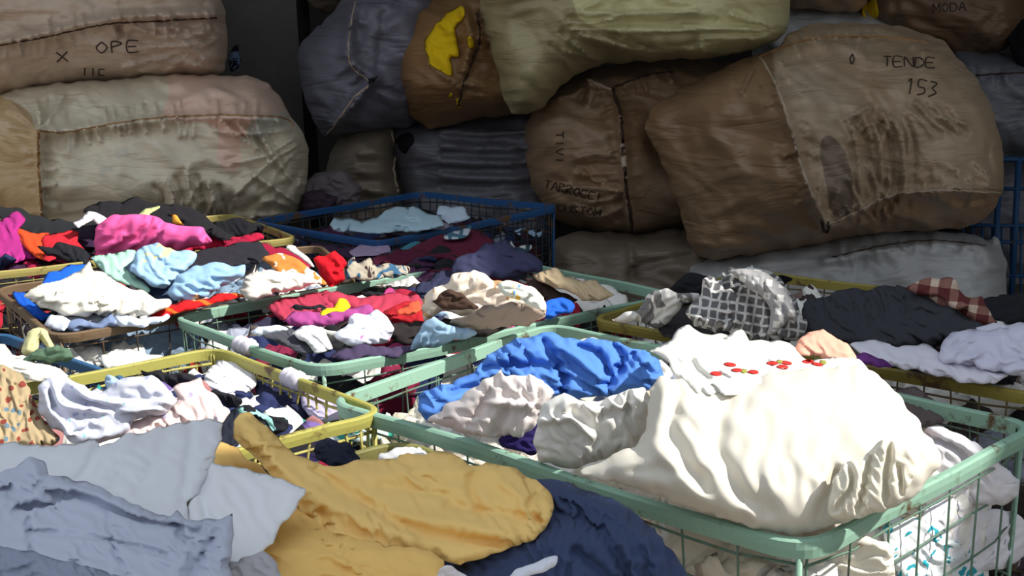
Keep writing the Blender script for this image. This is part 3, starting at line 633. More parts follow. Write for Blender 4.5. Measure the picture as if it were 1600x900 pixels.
bale('grey bale with horizontal wrinkles under the ochre bale', [(612, 204), (700, 182), (780, 178), (860, 182), (870, 310), (860, 420), (700, 430), (632, 420), (624, 320), (614, 260)], bale_mat('slate_bale_wrap', (104, 104, 112), (88, 88, 94)), 6.6, 90, 50,
     strokes=[([(690, y), (750, y+3), (830, y+1)], 4, (-7 if i % 2 else 6)) for i, y in enumerate((205, 216, 228, 240, 252, 264, 276, 290))], patches=[('torn_hole', [(618, 224), (626, 212), (642, 209), (644, 226), (636, 238), (622, 236)], M_black, .003, 1, 'black gap in the wrap')])
bale('small tan bale wedged between the column and a grey bale', [(514, 238), (540, 208), (596, 193), (614, 206), (620, 260), (630, 320), (620, 430), (540, 430), (520, 330), (511, 285)], TANB, 6.55, 90, 50,
     seams=[([(612, 205), (618, 240), (615, 265), (622, 300)], .008, M_seam_l)], strokes=[([(560, 240+i*14), (610, 236+i*16)], 4, (-6 if i % 2 else 5)) for i in range(6)])
bale('brown bale at top right with scrawled letters', [(1352, -60), (1460, -90), (1590, -70), (1610, 20), (1590, 60), (1560, 80), (1500, 84), (1440, 70), (1365, 38), (1350, 0)], bale_mat('dark_brown_bale_wrap', (122, 96, 74), (106, 84, 66)), 6.9, 100, 70, writing=[write('MODA', 1458, 6, 10, 13, -3, .35)], strokes=[([(1560, 20), (1500, 75)], 6, -7), ([(1575, 40), (1530, 80)], 5, 7), ([(1400, 10), (1395, 50)], 5, -6)],
     patches=[('yellow_cloth', [(1350, 2), (1362, -2), (1372, 6), (1368, 36), (1356, 38), (1349, 24)], M_yel, .004, 2, 'yellow cloth at the torn corner')])
bale('grey bale at the right edge beyond the blue cage', [(1488, 86), (1530, 80), (1600, 90), (1680, 110), (1700, 240), (1600, 246), (1540, 246), (1500, 200)], bale_mat('blue_grey_bale_wrap', (128, 130, 140), (110, 112, 120)), 6.9, 100, 60, seams=[([(1520, 118), (1570, 115), (1640, 112)], .005, M_seam_d)], strokes=[([(1550, 150), (1600, 160)], 5, -6), ([(1560, 180), (1620, 170)], 5, -6)])
bale('grey bale inside the blue cage at far right', [(1500, 250), (1560, 244), (1700, 244), (1710, 500), (1560, 510), (1510, 480), (1495, 380)], bale_mat('lilac_grey_bale_wrap', (122, 122, 132), (106, 104, 112)), 7.1, 80, 50)
bale('white bale end showing between khaki and brown bales on top', [(1180, 20), (1240, 8), (1320, 12), (1400, 20), (1410, 120), (1300, 160), (1190, 120)], WHITEB, 6.9, 60, 50)
bale('small brown bale at the top edge between khaki and dark bale', [(1190, -90), (1340, -90), (1354, -10), (1346, 12), (1320, 18), (1240, 12), (1200, 0)], BROWN, 6.7, 70, 50)
bale('brown bale at the top edge above the grey purple bale', [(470, -90), (640, -90), (680, -10), (655, 8), (600, 6), (520, 20), (480, 0)], TANB, 7.0, 70, 50)
bale('black sack at the top right corner', [(1575, 45), (1600, 30), (1660, 40), (1660, 110), (1600, 112), (1580, 80)], M_black, 6.75, 40, 30)
# blue cage behind the largest bale
cg = empty('steel_cage', (1.6, 6.4, 0)); mcg = paint('cage_blue', (40, 78, 120), amt=.2)
def ray_y(u, v, y): d = rays(u, v); return CAM+d*(y/d[1])
for uu, tt_ in ((1592, 246), (1560, 300), (1700, 246)):
    a = ray_y(uu, tt_, 6.45); V, Fc = tube([(a[0], 6.45, .02), tuple(a)], .017, 8); adopt(mesh_ob('post', V, Fc, mcg), cg)
for vv, ua, r_ in ((248, 1480, .014), (295, 1560, .010), (352, 1500, .010), (378, 1500, .010), (430, 1500, .01)):
    V, Fc = tube([tuple(ray_y(ua, vv, 6.45)), tuple(ray_y(1700, vv+1, 6.45))], r_, 8); adopt(mesh_ob('rail', V, Fc, mcg), cg)
parts = [tube([tuple(ray_y(uu, 350, 6.47)), tuple(ray_y(uu, 520, 6.47))], .006, 6) for uu in range(1505, 1700, 15)]
V, Fc = merge(parts); adopt(mesh_ob('wire_panel', V, Fc, mcg), cg)
tag(cg, 'blue steel cage behind the largest bale at the right edge', 'cage')
def wrap_band(p0, p1, label, dz=0):
    a, b = at(*p0), at(*p1); P = [a+(b-a)*t+np.array([0, 0, -.012+dz]) for t in np.linspace(0, 1, 9)]
    V, Fc = tube(P, [.021+.004*math.sin(i*2.3) for i in range(9)], 10); c = np.mean([tuple(v) for v in V], 0)
    o = mesh_ob('rag_band', [np.array(v)-c for v in V], Fc, cloth((214, 210, 222), 'band_cotton')); o.location = c; tag(o, label, 'rag')
#GARMENTS#
# ------------------------------------------------------------------ garments
def garment(name, label, cat, poly, zs, mat, fat=14, edge=18, folds=None, group=None, **kw):
    pa = np.array(poly, float); ext = np.ptp(pa, axis=0); mn = min(ext); L = max(6, min(28, mn*.23))
    q = pa-pa.mean(0); ew, ev = np.linalg.eigh(q.T@q); ax = math.degrees(math.atan2(ev[1, 1], ev[0, 1]))
    rs = random.Random(int(abs(pa[0][0])*7+abs(pa[1][1])*3)); th = ax+rs.uniform(-35, 35)
    a_s = kw.pop('slack', .42)
    if folds: th = folds[0][2]; L = max(L, min(folds[0][1], 40)*.8)
    if a_s: kw['sim'] = (a_s, kw.pop('axis', th), kw.pop('steps', 120), kw.pop('bend', .09), kw.pop('lead', L))
    folds = ()
    kw.setdefault('sp', 2.6 if max(ext) < 140 else 3.6); kw.setdefault('wob', 3.)
    kw.setdefault('soft', .3); kw.setdefault('back', max(6, fat*.6)); kw.setdefault('smooth', 8); kw.setdefault('fedge', max(3, edge*.3))
    base = zs if isinstance(zs[0], str) else ('z', zs)
    o = inflate(name, poly, mat, base, fat=fat, edge=edge, folds=folds, **kw)
    return tag(o, label, cat, group)
C = cloth
g = garment
# --- far left basket
g('shirt', 'magenta garment at the far left edge of the heap', 'clothing', [(-20, 345), (0, 342), (15, 333), (28, 327), (38, 345), (30, 362), (45, 385), (60, 404), (20, 410), (-20, 410)], [(330, .10), (410, -.02)], C((172, 44, 128), 'magenta'))
g('shirt', 'black garment behind the orange cloth at far left', 'clothing', [(-20, 325), (20, 324), (45, 334), (80, 342), (120, 348), (165, 345), (168, 362), (120, 368), (60, 368), (10, 350)], [(320, .07), (370, .02)], C((34, 36, 40), 'charcoal_black'))
g('shirt', 'orange red garment between the magenta and the red cloth', 'clothing', [(22, 358), (45, 362), (76, 364), (74, 392), (68, 404), (50, 402), (32, 380)], [(355, .06), (405, .0)], C((226, 78, 34), 'orange_red'))
g('shirt', 'bright red garment left of the pink cloth', 'clothing', [(72, 368), (100, 361), (123, 362), (120, 378), (138, 393), (122, 402), (70, 406), (66, 390)], [(355, .065), (405, .005)], C((204, 36, 50), 'bright_red'))
g('shirt', 'dark purple garment between the red and the pink cloth', 'clothing', [(112, 362), (150, 352), (152, 388), (130, 390), (112, 380)], [(350, .05), (395, .0)], C((48, 30, 58), 'dark_purple'))
g('shirt', 'large black garment on top of the far left heap', 'clothing', [(130, 332), (146, 318), (190, 315), (206, 309), (228, 314), (270, 319), (312, 330), (335, 348), (362, 368), (350, 378), (280, 356), (230, 350), (180, 350), (142, 345)], [(305, .15), (380, .05)], C((30, 28, 33), 'soft_black'), fat=16)
g('shirt', 'white garment crumpled between black and pink clothes', 'clothing', [(113, 346), (128, 341), (136, 331), (150, 332), (168, 343), (162, 352), (142, 345), (122, 353)], [(330, .13), (355, .09)], C((226, 222, 226), 'white_cotton'), fat=7, edge=6)
g('shirt', 'pale yellow green strap lying on the black garment', 'clothing', [(212, 340), (228, 328), (246, 322), (247, 326), (232, 333), (236, 342), (222, 343)], [(320, .165), (345, .12)], C((196, 204, 140), 'pale_lime'), fat=5, edge=4, sp=2.5, folds=[(2, 6, 0, 2)])
g('shirt', 'bright pink garment heaped in the far left basket', 'clothing', [(145, 378), (150, 358), (165, 342), (190, 335), (222, 338), (252, 343), (282, 350), (318, 358), (333, 374), (318, 384), (270, 390), (205, 393), (150, 396)], [(335, .15), (395, .02)], C((238, 96, 162), 'bright_pink'), fat=22, edge=22, folds=[(9, 22, -20, 2.4), (4, 11, 20, 2.2)])
g('shirt', 'small orange garment tip above the pink cloth', 'clothing', [(266, 335), (274, 337), (289, 350), (280, 352), (268, 345)], [(330, .17), (355, .12)], C((240, 160, 60), 'orange_cotton'), fat=5, edge=4, sp=2.5, folds=[])
g('shirt', 'black garment by the corner of the far left basket', 'clothing', [(340, 346), (365, 340), (390, 346), (402, 360), (380, 372), (350, 378), (330, 362)], [(335, .08), (380, .0)], C((20, 20, 26), 'deep_black'))
g('shirt', 'red garment stretched towards the far basket corner', 'clothing', [(262, 378), (330, 370), (370, 368), (410, 366), (412, 374), (380, 380), (340, 388), (300, 392), (268, 392)], [(365, .06), (395, .01)], C((176, 24, 60), 'crimson'), fat=7, edge=7)
g('shirt', 'crimson garment hanging over the far rim beside the black shirt', 'clothing', [(352, 378), (380, 374), (430, 385), (470, 402), (490, 418), (470, 420), (430, 404), (390, 398), (370, 402), (358, 392)], [(370, .06), (425, .02)], C((156, 22, 56), 'crimson_dark'), fat=8, edge=7)
# --- brown basket
g('shirt', 'black garment between the pale blue pieces and the pillow heap', 'clothing', [(296, 398), (340, 386), (400, 378), (420, 395), (400, 412), (340, 418), (300, 425)], [(375, .07), (430, .02)], C((40, 38, 46), 'black_jersey'), fat=10)
g('baby_blanket', 'mint green cloth beside the pale blue pieces', 'blanket', [(143, 402), (160, 397), (180, 394), (212, 392), (208, 405), (196, 420), (215, 432), (232, 450), (228, 458), (205, 448), (180, 436), (158, 420)], [(390, .11), (460, .04)], C((170, 212, 192), 'mint_cotton'), fat=13, folds=[(5, 22, 50, 2.4)])
g('baby_blanket', 'pale blue cloth with yellow prints in the left heap', 'blanket', [(205, 410), (214, 392), (232, 384), (248, 381), (262, 388), (285, 392), (307, 398), (303, 412), (282, 426), (272, 440), (256, 452), (240, 450), (222, 436), (200, 422)], [(380, .15), (455, .05)], C((160, 196, 226), 'sky_blue_print', pattern=blotch([(226, 220, 160)], .06, .64)), fat=18, folds=[(7, 26, 60, 2.2), (3, 12, 10, 2)])
g('baby_blanket', 'second pale blue cloth, nearer the white towel', 'blanket', [(262, 455), (278, 432), (308, 414), (345, 410), (362, 416), (384, 413), (382, 430), (352, 446), (326, 464), (296, 470), (270, 468)], [(405, .13), (470, .03)], C((156, 194, 228), 'sky_blue_cotton', pattern=blotch([(216, 216, 170)], .07, .68)), fat=16, folds=[(6, 24, -25, 2.6), (3, 12, 30, 2)])
g('shirt', 'dark slate garment showing between two pale blue cloths', 'clothing', [(190, 410), (214, 402), (250, 430), (290, 425), (300, 440), (270, 475), (230, 465), (205, 440)], [(400, .08), (480, .01)], C((52, 66, 92), 'slate_denim'), fat=8)
g('shirt', 'bright blue garment sticking out behind the pillow', 'clothing', [(62, 448), (80, 425), (112, 412), (134, 414), (118, 432), (90, 446), (70, 456)], [(410, .075), (460, .03)], C((24, 96, 206), 'cobalt'), fat=7)
g('shirt', 'bright blue garment showing under the pillow at the left', 'clothing', [(20, 456), (38, 460), (60, 478), (84, 494), (70, 500), (48, 492), (30, 474)], [(455, .03), (500, -.02)], C((22, 90, 200), 'cobalt_blue'), fat=7)
g('pillow', 'white stained pillow on the brown rusty basket', 'pillow', [(38, 462), (55, 450), (90, 438), (122, 424), (138, 408), (146, 420), (180, 438), (215, 454), (242, 464), (270, 472), (262, 482), (240, 488), (215, 498), (196, 493), (178, 494), (140, 492), (104, 494), (62, 478)], [(405, .12), (500, .01)], C((226, 220, 206), 'pillow_ticking', .3), fat=26, edge=34, folds=[(3, 26, 10, 2), (2, 12, 80, 2)], strokes=[([(180, 492), (185, 475)], 4, -7), ([(110, 490), (125, 478)], 4, -6), ([(60, 470), (90, 480)], 4, -5), ([(215, 494), (218, 478)], 4, -6)])
g('shirt', 'red orange striped garment before the pillow', 'clothing', [(234, 496), (250, 480), (290, 467), (320, 468), (336, 460), (360, 457), (382, 463), (350, 472), (320, 478), (290, 486), (262, 494)], [(455, .05), (500, .0)], C((204, 24, 28), 'scarlet', pattern=stripes((226, 110, 40), .05, .2, .3)), fat=9, edge=8)
g('towel', 'cream white towel rolled beside the red and orange clothes', 'towel', [(378, 446), (388, 430), (408, 425), (430, 424), (462, 428), (488, 434), (500, 444), (470, 452), (430, 458), (396, 468), (378, 466)], [(420, .09), (470, .02)], C((232, 222, 210), 'cream_towelling'), fat=18, edge=16)
g('shirt', 'orange and white garment folded over the cream towel', 'clothing', [(408, 404), (430, 398), (462, 402), (480, 414), (500, 430), (512, 444), (490, 444), (468, 430), (440, 426), (424, 414)], [(395, .12), (450, .045)], C((208, 132, 62), 'orange_white', pattern=blotch([(230, 222, 210)], .07, .52)), fat=9, edge=9)
g('shirt', 'white cloth strip draped beside the scarlet shirt', 'clothing', [(448, 386), (462, 385), (480, 400), (492, 418), (484, 416), (466, 402)], [(380, .12), (420, .08)], C((224, 214, 204), 'white_strip'), fat=5, edge=4, sp=2.5, folds=[])
g('shirt', 'scarlet shirt crumpled behind the middle basket rim', 'clothing', [(489, 402), (498, 397), (508, 401), (524, 391), (532, 402), (542, 412), (536, 425), (538, 440), (512, 445), (500, 430)], [(390, .12), (446, .03)], C((206, 16, 34), 'scarlet_red'), fat=14, folds=[(6, 18, 80, 2.4)])
g('shirt', 'multicoloured patterned garment behind the middle basket rim', 'clothing', [(538, 415), (552, 400), (560, 410), (580, 402), (592, 418), (612, 412), (638, 416), (632, 430), (600, 436), (560, 438), (540, 436)], [(395, .08), (440, .02)], C((178, 168, 150), 'painted_print', pattern=blotch([(60, 100, 130), (60, 40, 40)], .05, .56)), fat=9, edge=7)
for k, (p, cl, lb) in enumerate([([(66, 505), (84, 492), (110, 498), (108, 508), (90, 515)], (206, 212, 226), 'small pale blue baby garment under the left end of the pillow'), ([(94, 512), (120, 500), (150, 502), (170, 490), (185, 500), (180, 510), (130, 514)], (120, 136, 170), 'slate blue baby garment under the pillow'), ([(165, 505), (185, 488), (212, 498), (260, 490), (264, 500), (230, 508), (190, 512)], (206, 216, 232), 'white and blue baby garment by the brown rim'), ]):
    g('baby_garment', lb, 'clothing', p, [(485, .03), (516, -.01)], C(cl, 'baby_cotton_%d' % k), fat=9, edge=7)
# --- clothes seen through the side of the brown basket
for k, (p, cl, lb) in enumerate([([(150, 545), (165, 522), (200, 518), (225, 530), (215, 550), (180, 556)], (150, 165, 192), 'grey blue cloth below the brown rim'), ([(180, 522), (230, 512), (250, 530), (240, 552), (200, 550)], (70, 88, 122), 'slate cloth below the brown rim'), ([(192, 514), (232, 510), (236, 528), (215, 545), (200, 535)], (216, 212, 214), 'white sleeve below the brown rim'),
                                 ([(236, 512), (262, 506), (286, 515), (280, 530), (250, 545), (240, 532)], (224, 222, 226), 'white crumpled cloth hanging under the brown rim by the green corner'), ([(205, 545), (222, 536), (246, 548), (234, 562), (210, 560)], (206, 214, 220), 'white cotton piece with blue print under the brown rim')]):
    g('shirt', lb, 'clothing', p, ('wall', at(84, 520, .70), at(300, 500, .70)), C(cl, 'hanging_cotton_%d' % k), fat=10, edge=8)
g('shirt', 'white cloth heaped between the brown and the yellow rim', 'clothing', [(150, 560), (185, 545), (230, 552), (262, 560), (290, 548), (320, 556), (260, 572), (180, 580)], [(540, -.06), (585, -.1)], C((214, 216, 214), 'white_linen'), fat=12)
# --- blue left basket
g('towel', 'pale yellow towel rolled over the blue rim', 'towel', [(33, 545), (42, 522), (60, 512), (74, 520), (86, 542), (76, 548), (62, 530), (55, 552), (38, 556)], [(505, .10), (560, .03)], C((204, 200, 150), 'pale_yellow'), fat=12, edge=9)
g('trousers', 'dark green rolled trouser leg over the blue rim', 'trousers', [(34, 566), (60, 548), (90, 540), (108, 543), (112, 556), (100, 566), (70, 568)], [(535, .08), (570, .03)], C((84, 110, 88), 'bottle_green'), fat=12, edge=10)
g('shirt', 'white cloth along the yellow rim at the far left', 'clothing', [(-20, 540), (10, 540), (22, 560), (50, 562), (80, 570), (110, 590), (70, 600), (30, 588), (-20, 590)], [(530, .06), (605, .01)], C((226, 222, 208), 'white_muslin'), fat=13)
# --- shaded basket and maroon
g('shirt', 'pale blue shaded garment heaped in the dark blue basket', 'clothing', [(515, 352), (522, 340), (540, 343), (565, 345), (590, 340), (602, 328), (640, 322), (670, 330), (688, 338), (690, 356), (640, 362), (580, 368), (530, 362)], [(318, .07), (370, .0)], C((168, 196, 210), 'shaded_blue_white'), fat=14)
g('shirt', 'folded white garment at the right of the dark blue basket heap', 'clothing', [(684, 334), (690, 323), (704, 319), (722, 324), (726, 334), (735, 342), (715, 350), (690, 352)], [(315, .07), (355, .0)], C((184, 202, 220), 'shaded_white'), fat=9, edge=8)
g('shirt', 'striped grey garment under the pale blue one in the blue basket', 'clothing', [(610, 352), (640, 340), (690, 342), (700, 356), (650, 368), (606, 370)], [(335, .04), (375, -.03)], C((140, 136, 152), 'striped_knit', pattern=stripes((60, 50, 70), .05, .4, .2)), fat=8)
MA = C((98, 26, 54), 'maroon')
g('shirt', 'maroon garment piled before the dark blue basket', 'clothing', [(636, 392), (652, 381), (690, 370), (722, 364), (746, 358), (768, 374), (758, 398), (710, 414), (660, 416)], [(355, .0), (415, .0)], MA, fat=18)
g('shirt', 'deep maroon garment left of the maroon pile', 'clothing', [(575, 415), (600, 395), (640, 388), (680, 395), (700, 415), (650, 425), (600, 425)], [(385, .03), (430, -.03)], C((84, 24, 50), 'deep_maroon'), fat=12)
g('shirt', 'dark wine garment under the blue basket rim', 'clothing', [(486, 380), (520, 382), (560, 388), (600, 394), (590, 406), (530, 404), (490, 394)], [(375, -.02), (406, -.03)], C((62, 38, 66), 'wine'), fat=9)
g('shirt', 'small checked garment at the top of the maroon pile', 'clothing', [(694, 366), (712, 360), (738, 354), (732, 366), (714, 374), (698, 373)], [(350, .03), (376, .02)], C((190, 196, 206), 'checked_cotton', pattern=checks((70, 110, 130), .035, .35)), fat=5, edge=5, sp=2.5)
g('shirt', 'teal print garment between the dark rims', 'clothing', [(606, 396), (626, 386), (655, 378), (660, 388), (630, 398), (612, 402)], [(375, .0), (402, -.01)], C((60, 130, 150), 'teal_shade'), fat=6, edge=5)
g('shirt', 'pale lilac garment under the dark blue rim', 'clothing', [(545, 392), (570, 382), (600, 380), (610, 390), (590, 398), (556, 402)], [(375, -.02), (405, -.02)], C((170, 150, 180), 'pale_lilac'), fat=6, edge=5)
g('jacket', 'navy garment lying over the far rim of the middle basket', 'jacket', [(703, 424), (712, 405), (742, 396), (762, 380), (790, 376), (808, 388), (832, 400), (850, 412), (846, 424), (812, 432), (770, 436), (728, 432)], [(370, .13), (440, .03)], C((60, 62, 92), 'navy_drill'), fat=15)
g('shirt', 'black and white checked garment behind the navy one', 'clothing', [(788, 390), (798, 377), (805, 386), (830, 380), (826, 394), (806, 400)], [(375, .12), (402, .08)], C((176, 180, 180), 'mono_check', pattern=checks((40, 60, 70), .03, .45)), fat=5, edge=4, sp=2.5)
g('shirt', 'navy sleeve lying behind the crimson heap', 'clothing', [(650, 448), (690, 425), (730, 420), (740, 440), (700, 455), (660, 465)], [(415, .05), (470, .0)], C((44, 48, 74), 'navy_shade'), fat=8)
# --- middle basket
g('shirt', 'black and khaki garment under the far rim of the middle basket', 'clothing', [(565, 455), (580, 444), (620, 440), (650, 445), (646, 460), (600, 466)], [(435, -.01), (470, -.03)], C((90, 84, 76), 'khaki_black', pattern=blotch([(22, 22, 24)], .05, .5)), fat=6, edge=6)
CRM = C((176, 56, 80), 'raspberry')
g('shirt', 'raspberry red garment at the left of the middle basket', 'clothing', [(418, 480), (440, 466), (480, 460), (512, 454), (530, 470), (520, 492), (480, 500), (440, 498)], [(450, .03), (505, -.02)], CRM, fat=14)
g('shirt', 'crimson garment along the back of the middle basket', 'clothing', [(500, 466), (520, 455), (560, 464), (600, 460), (650, 460), (660, 478), (640, 500), (590, 496), (540, 484)], [(450, .035), (505, -.02)], C((184, 58, 82), 'crimson_rose'), fat=14, seed=71)
g('shirt', 'red garment beside the beige bundle', 'clothing', [(600, 486), (630, 474), (660, 478), (664, 500), (640, 506), (610, 502)], [(470, .05), (510, -.0)], C((180, 30, 42), 'pure_red'), fat=10)
g('shirt', 'purple pink garment twisted under the raspberry one', 'clothing', [(442, 500), (460, 486), (500, 488), (540, 480), (580, 478), (584, 492), (550, 502), (510, 510), (470, 512)], [(475, .04), (515, -.01)], C((170, 74, 140), 'orchid'), fat=9, edge=8)
g('shirt', 'bright yellow scrap on the crimson heap', 'clothing', [(524, 478), (530, 467), (540, 469), (548, 478), (538, 486), (520, 487), (500, 490), (512, 482)], [(465, .08), (490, .06)], C((240, 205, 30), 'vivid_yellow'), fat=5, edge=5, sp=2.5, folds=[(2, 7, 10, 2)])
g('shirt', 'orange red scrap near the beige bundle', 'clothing', [(620, 484), (640, 474), (656, 470), (658, 482), (640, 492), (626, 494)], [(465, .075), (495, .05)], C((230, 90, 60), 'coral_scrap'), fat=5, edge=5, sp=2.5)
g('baby_garment', 'white baby garment printed in pink and blue in the middle basket', 'clothing', [(522, 524), (540, 508), (552, 492), (572, 492), (592, 484), (606, 498), (616, 515), (608, 532), (575, 540), (540, 538)], [(480, .08), (545, .005)], C((222, 224, 236), 'baby_print', pattern=blotch([(216, 130, 180), (120, 160, 210)], .05, .67)), fat=15, edge=13)
g('shirt', 'white garment left of the printed baby garment', 'clothing', [(458, 522), (472, 510), (500, 508), (512, 525), (518, 545), (492, 550), (478, 535)], [(500, .05), (555, -.0)], C((222, 220, 222), 'white_poplin'), fat=11)
g('trousers', 'dark grey trousers under the white clothes in the middle basket', 'trousers', [(398, 516), (430, 512), (462, 515), (480, 535), (490, 552), (460, 548), (425, 532)], [(505, .03), (560, -.01)], C((74, 74, 82), 'grey_twill'), fat=9)
g('shirt', 'pale blue white scrap at the left rim of the middle basket', 'clothing', [(392, 518), (405, 510), (440, 509), (450, 514), (428, 520), (405, 524)], [(505, .06), (528, .03)], C((206, 214, 228), 'ice_white'), fat=5, edge=5)
g('shirt', 'dark purple garment along the near rim of the middle basket', 'clothing', [(510, 560), (540, 545), (600, 540), (650, 545), (620, 556), (560, 566)], [(535, .02), (570, -.015)], C((72, 60, 88), 'aubergine'), fat=8)
g('jeans', 'light blue jeans folded against the near rim', 'jeans', [(640, 545), (655, 518), (668, 500), (700, 505), (730, 512), (742, 522), (715, 530), (680, 545)], [(495, .09), (550, .005)], C((150, 180, 206), 'light_denim'), fat=12)
g('shirt', 'black shirt beneath the beige bundle', 'clothing', [(600, 512), (640, 505), (700, 500), (770, 500), (800, 512), (740, 526), (650, 536), (608, 528)], [(495, .05), (540, .0)], C((44, 38, 38), 'brown_black'), fat=8)
g('jacket', 'beige white bundled jacket on the middle basket', 'jacket', [(658, 484), (664, 466), (676, 452), (696, 446), (705, 432), (740, 422), (758, 430), (772, 438), (800, 440), (832, 450), (850, 470), (852, 492), (838, 500), (800, 492), (760, 496), (720, 492), (690, 486), (672, 500), (662, 500)], [(420, .17), (505, .04)], C((232, 216, 198), 'beige_poplin', pattern=blotch([(200, 160, 120)], .09, .68)), fat=24, edge=22, folds=[(9, 24, -40, 2), (5, 12, 10, 2)])
g('jacket', 'dark brown sleeve opening inside the beige bundle', 'jacket', [(672, 472), (690, 458), (716, 454), (735, 464), (745, 480), (722, 484), (690, 482)], [(450, .175), (490, .12)], C((74, 54, 44), 'brown_lining'), fat=4, edge=4, slack=.5, lead=9, wob=5)
g('shirt', 'white and blue flowered cloth at the right of the beige bundle', 'clothing', [(776, 446), (800, 440), (830, 448), (848, 466), (850, 486), (832, 480), (812, 468), (790, 462)], [(435, .19), (490, .12)], C((222, 224, 212), 'flowered_cotton', pattern=blotch([(226, 180, 60), (110, 160, 210)], .05, .66)), fat=9, edge=8)
g('shirt', 'taupe garment in the front of the beige bundle', 'clothing', [(700, 505), (730, 490), (756, 480), (800, 472), (836, 478), (850, 492), (832, 506), (790, 512), (745, 514)], [(465, .15), (516, .05)], C((158, 142, 130), 'taupe_cotton'), fat=12)
g('trousers', 'khaki trousers at the far right of the middle basket', 'trousers', [(832, 430), (852, 420), (872, 418), (882, 430), (905, 438), (930, 436), (945, 446), (958, 464), (940, 470), (905, 468), (880, 454), (850, 444)], [(410, .11), (475, .03)], C((194, 172, 138), 'khaki_twill'), fat=11, folds=[(6, 18, 35, 3), (3, 9, 35, 3)])
g('shirt', 'dark lining under the khaki trousers', 'clothing', [(820, 436), (850, 440), (880, 458), (906, 470), (880, 478), (850, 470), (828, 455)], [(430, .08), (480, .01)], C((60, 46, 40), 'dark_lining'), fat=6)
g('shirt', 'bright blue garment between taupe cloth and near rim', 'clothing', [(848, 478), (862, 468), (890, 466), (902, 478), (888, 488), (862, 496), (848, 492)], [(460, .06), (500, .01)], C((40, 104, 214), 'royal_blue'), fat=7, edge=7)
# --- right yellow basket
g('shirt', 'black garment behind the checked scarf', 'clothing', [(1040, 455), (1060, 436), (1085, 424), (1105, 430), (1120, 450), (1090, 475), (1050, 475)], [(420, .12), (480, .03)], C((26, 26, 30), 'ink_black'), fat=10)
g('shirt', 'dark grey garment beneath the white end of the scarf', 'clothing', [(1030, 500), (1060, 480), (1100, 490), (1120, 520), (1080, 530), (1040, 524)], [(475, .05), (535, .0)], C((50, 48, 50), 'ash_black'), fat=8)
SCARF = C((104, 102, 104), 'checked_gauze', pattern=checks((198, 196, 192), .021, .27))
SCW = C((206, 204, 200), 'pale_gauze', pattern=checks((150, 148, 148), .03, .5))
scf = g('scarf', 'black and white checked scarf bundled on the right yellow basket', 'scarf', [(1094, 460), (1100, 442), (1112, 432), (1128, 440), (1140, 420), (1180, 417), (1216, 432), (1244, 468), (1252, 495), (1262, 500), (1256, 522), (1242, 536), (1218, 530), (1196, 536), (1176, 530), (1158, 538), (1140, 518), (1112, 516), (1084, 508), (1070, 488)], [(415, .19), (540, .03)], SCARF, fat=34, edge=36, slack=.5, bend=.06, lead=16, axis=65, folds=[(6, 22, 60, 2.6), (3, 11, 30, 2)],
  strokes=[([(1140, 424), (1180, 445), (1200, 500), (1190, 530)], 6, 9), ([(1150, 422), (1205, 450), (1222, 510)], 5, -8), ([(1170, 420), (1225, 452), (1240, 505)], 6, 8), ([(1130, 445), (1172, 470), (1180, 520)], 5, -8), ([(1080, 495), (1130, 508), (1150, 500)], 5, 8)], sp=3)
inflate('fold', [(1138, 424), (1160, 419), (1190, 424), (1220, 444), (1240, 475), (1246, 505), (1232, 500), (1212, 520), (1198, 522), (1204, 490), (1192, 465), (1170, 450), (1158, 438)], SCW, ('z', [(415, .21), (540, .06)]), fat=22, edge=12, folds=[(9, 14, 62, 3.5), (3, 7, 60, 3)], sp=3, parent=scf)['label'] = 'paler pleated folds of the scarf'
g('scarf', 'pale open end of cloth on the yellow basket corner', 'scarf', [(958, 500), (975, 490), (1000, 484), (1012, 462), (1034, 450), (1060, 458), (1090, 456), (1086, 466), (1066, 476), (1050, 500), (1030, 512), (1005, 504), (985, 504)], [(445, .13), (515, .015)], C((214, 212, 208), 'thin_white', pattern=blotch([(120, 118, 118)], .07, .62)), fat=13, edge=11)
g('trousers', 'black trousers spread across the right yellow basket', 'trousers', [(1252, 488), (1258, 468), (1290, 462), (1330, 452), (1362, 452), (1400, 444), (1430, 452), (1462, 470), (1500, 488), (1532, 508), (1545, 520), (1500, 528), (1440, 538), (1360, 540), (1300, 532), (1262, 520)], [(440, .12), (545, .02)], C((54, 56, 62), 'black_twill'), fat=20, edge=20, slack=.5, lead=22, folds=[(11, 34, 20, 2.6), (5, 16, 10, 2.2)])
g('shirt', 'red and cream plaid shirt at the far end of the black trousers', 'shirt', [(1416, 452), (1438, 438), (1460, 434), (1482, 433), (1500, 448), (1512, 466), (1530, 462), (1545, 482), (1560, 504), (1530, 508), (1496, 488), (1462, 472), (1440, 462)], [(430, .15), (515, .04)], C((92, 42, 42), 'plaid', pattern=checks((160, 120, 108), .05, .4, (196, 176, 160))), fat=13)
g('sweater', 'lavender white garment heaped at the right of the yellow basket', 'sweater', [(1470, 545), (1480, 524), (1510, 516), (1560, 514), (1620, 505), (1640, 560), (1600, 590), (1560, 580), (1510, 570), (1470, 565)], [(500, .10), (600, .02)], C((206, 206, 226), 'lavender_white'), fat=20, folds=[(9, 32, 15, 2.4), (4, 15, 5, 2)])
g('shirt', 'white garment stretched along the near rim of the yellow basket', 'clothing', [(1325, 536), (1350, 532), (1400, 540), (1440, 536), (1480, 552), (1530, 570), (1580, 585), (1550, 602), (1480, 590), (1410, 575), (1360, 566)], [(525, .07), (610, .01)], C((216, 214, 226), 'greyish_white'), fat=14, folds=[(6, 24, 15, 3), (3, 12, 10, 2)])
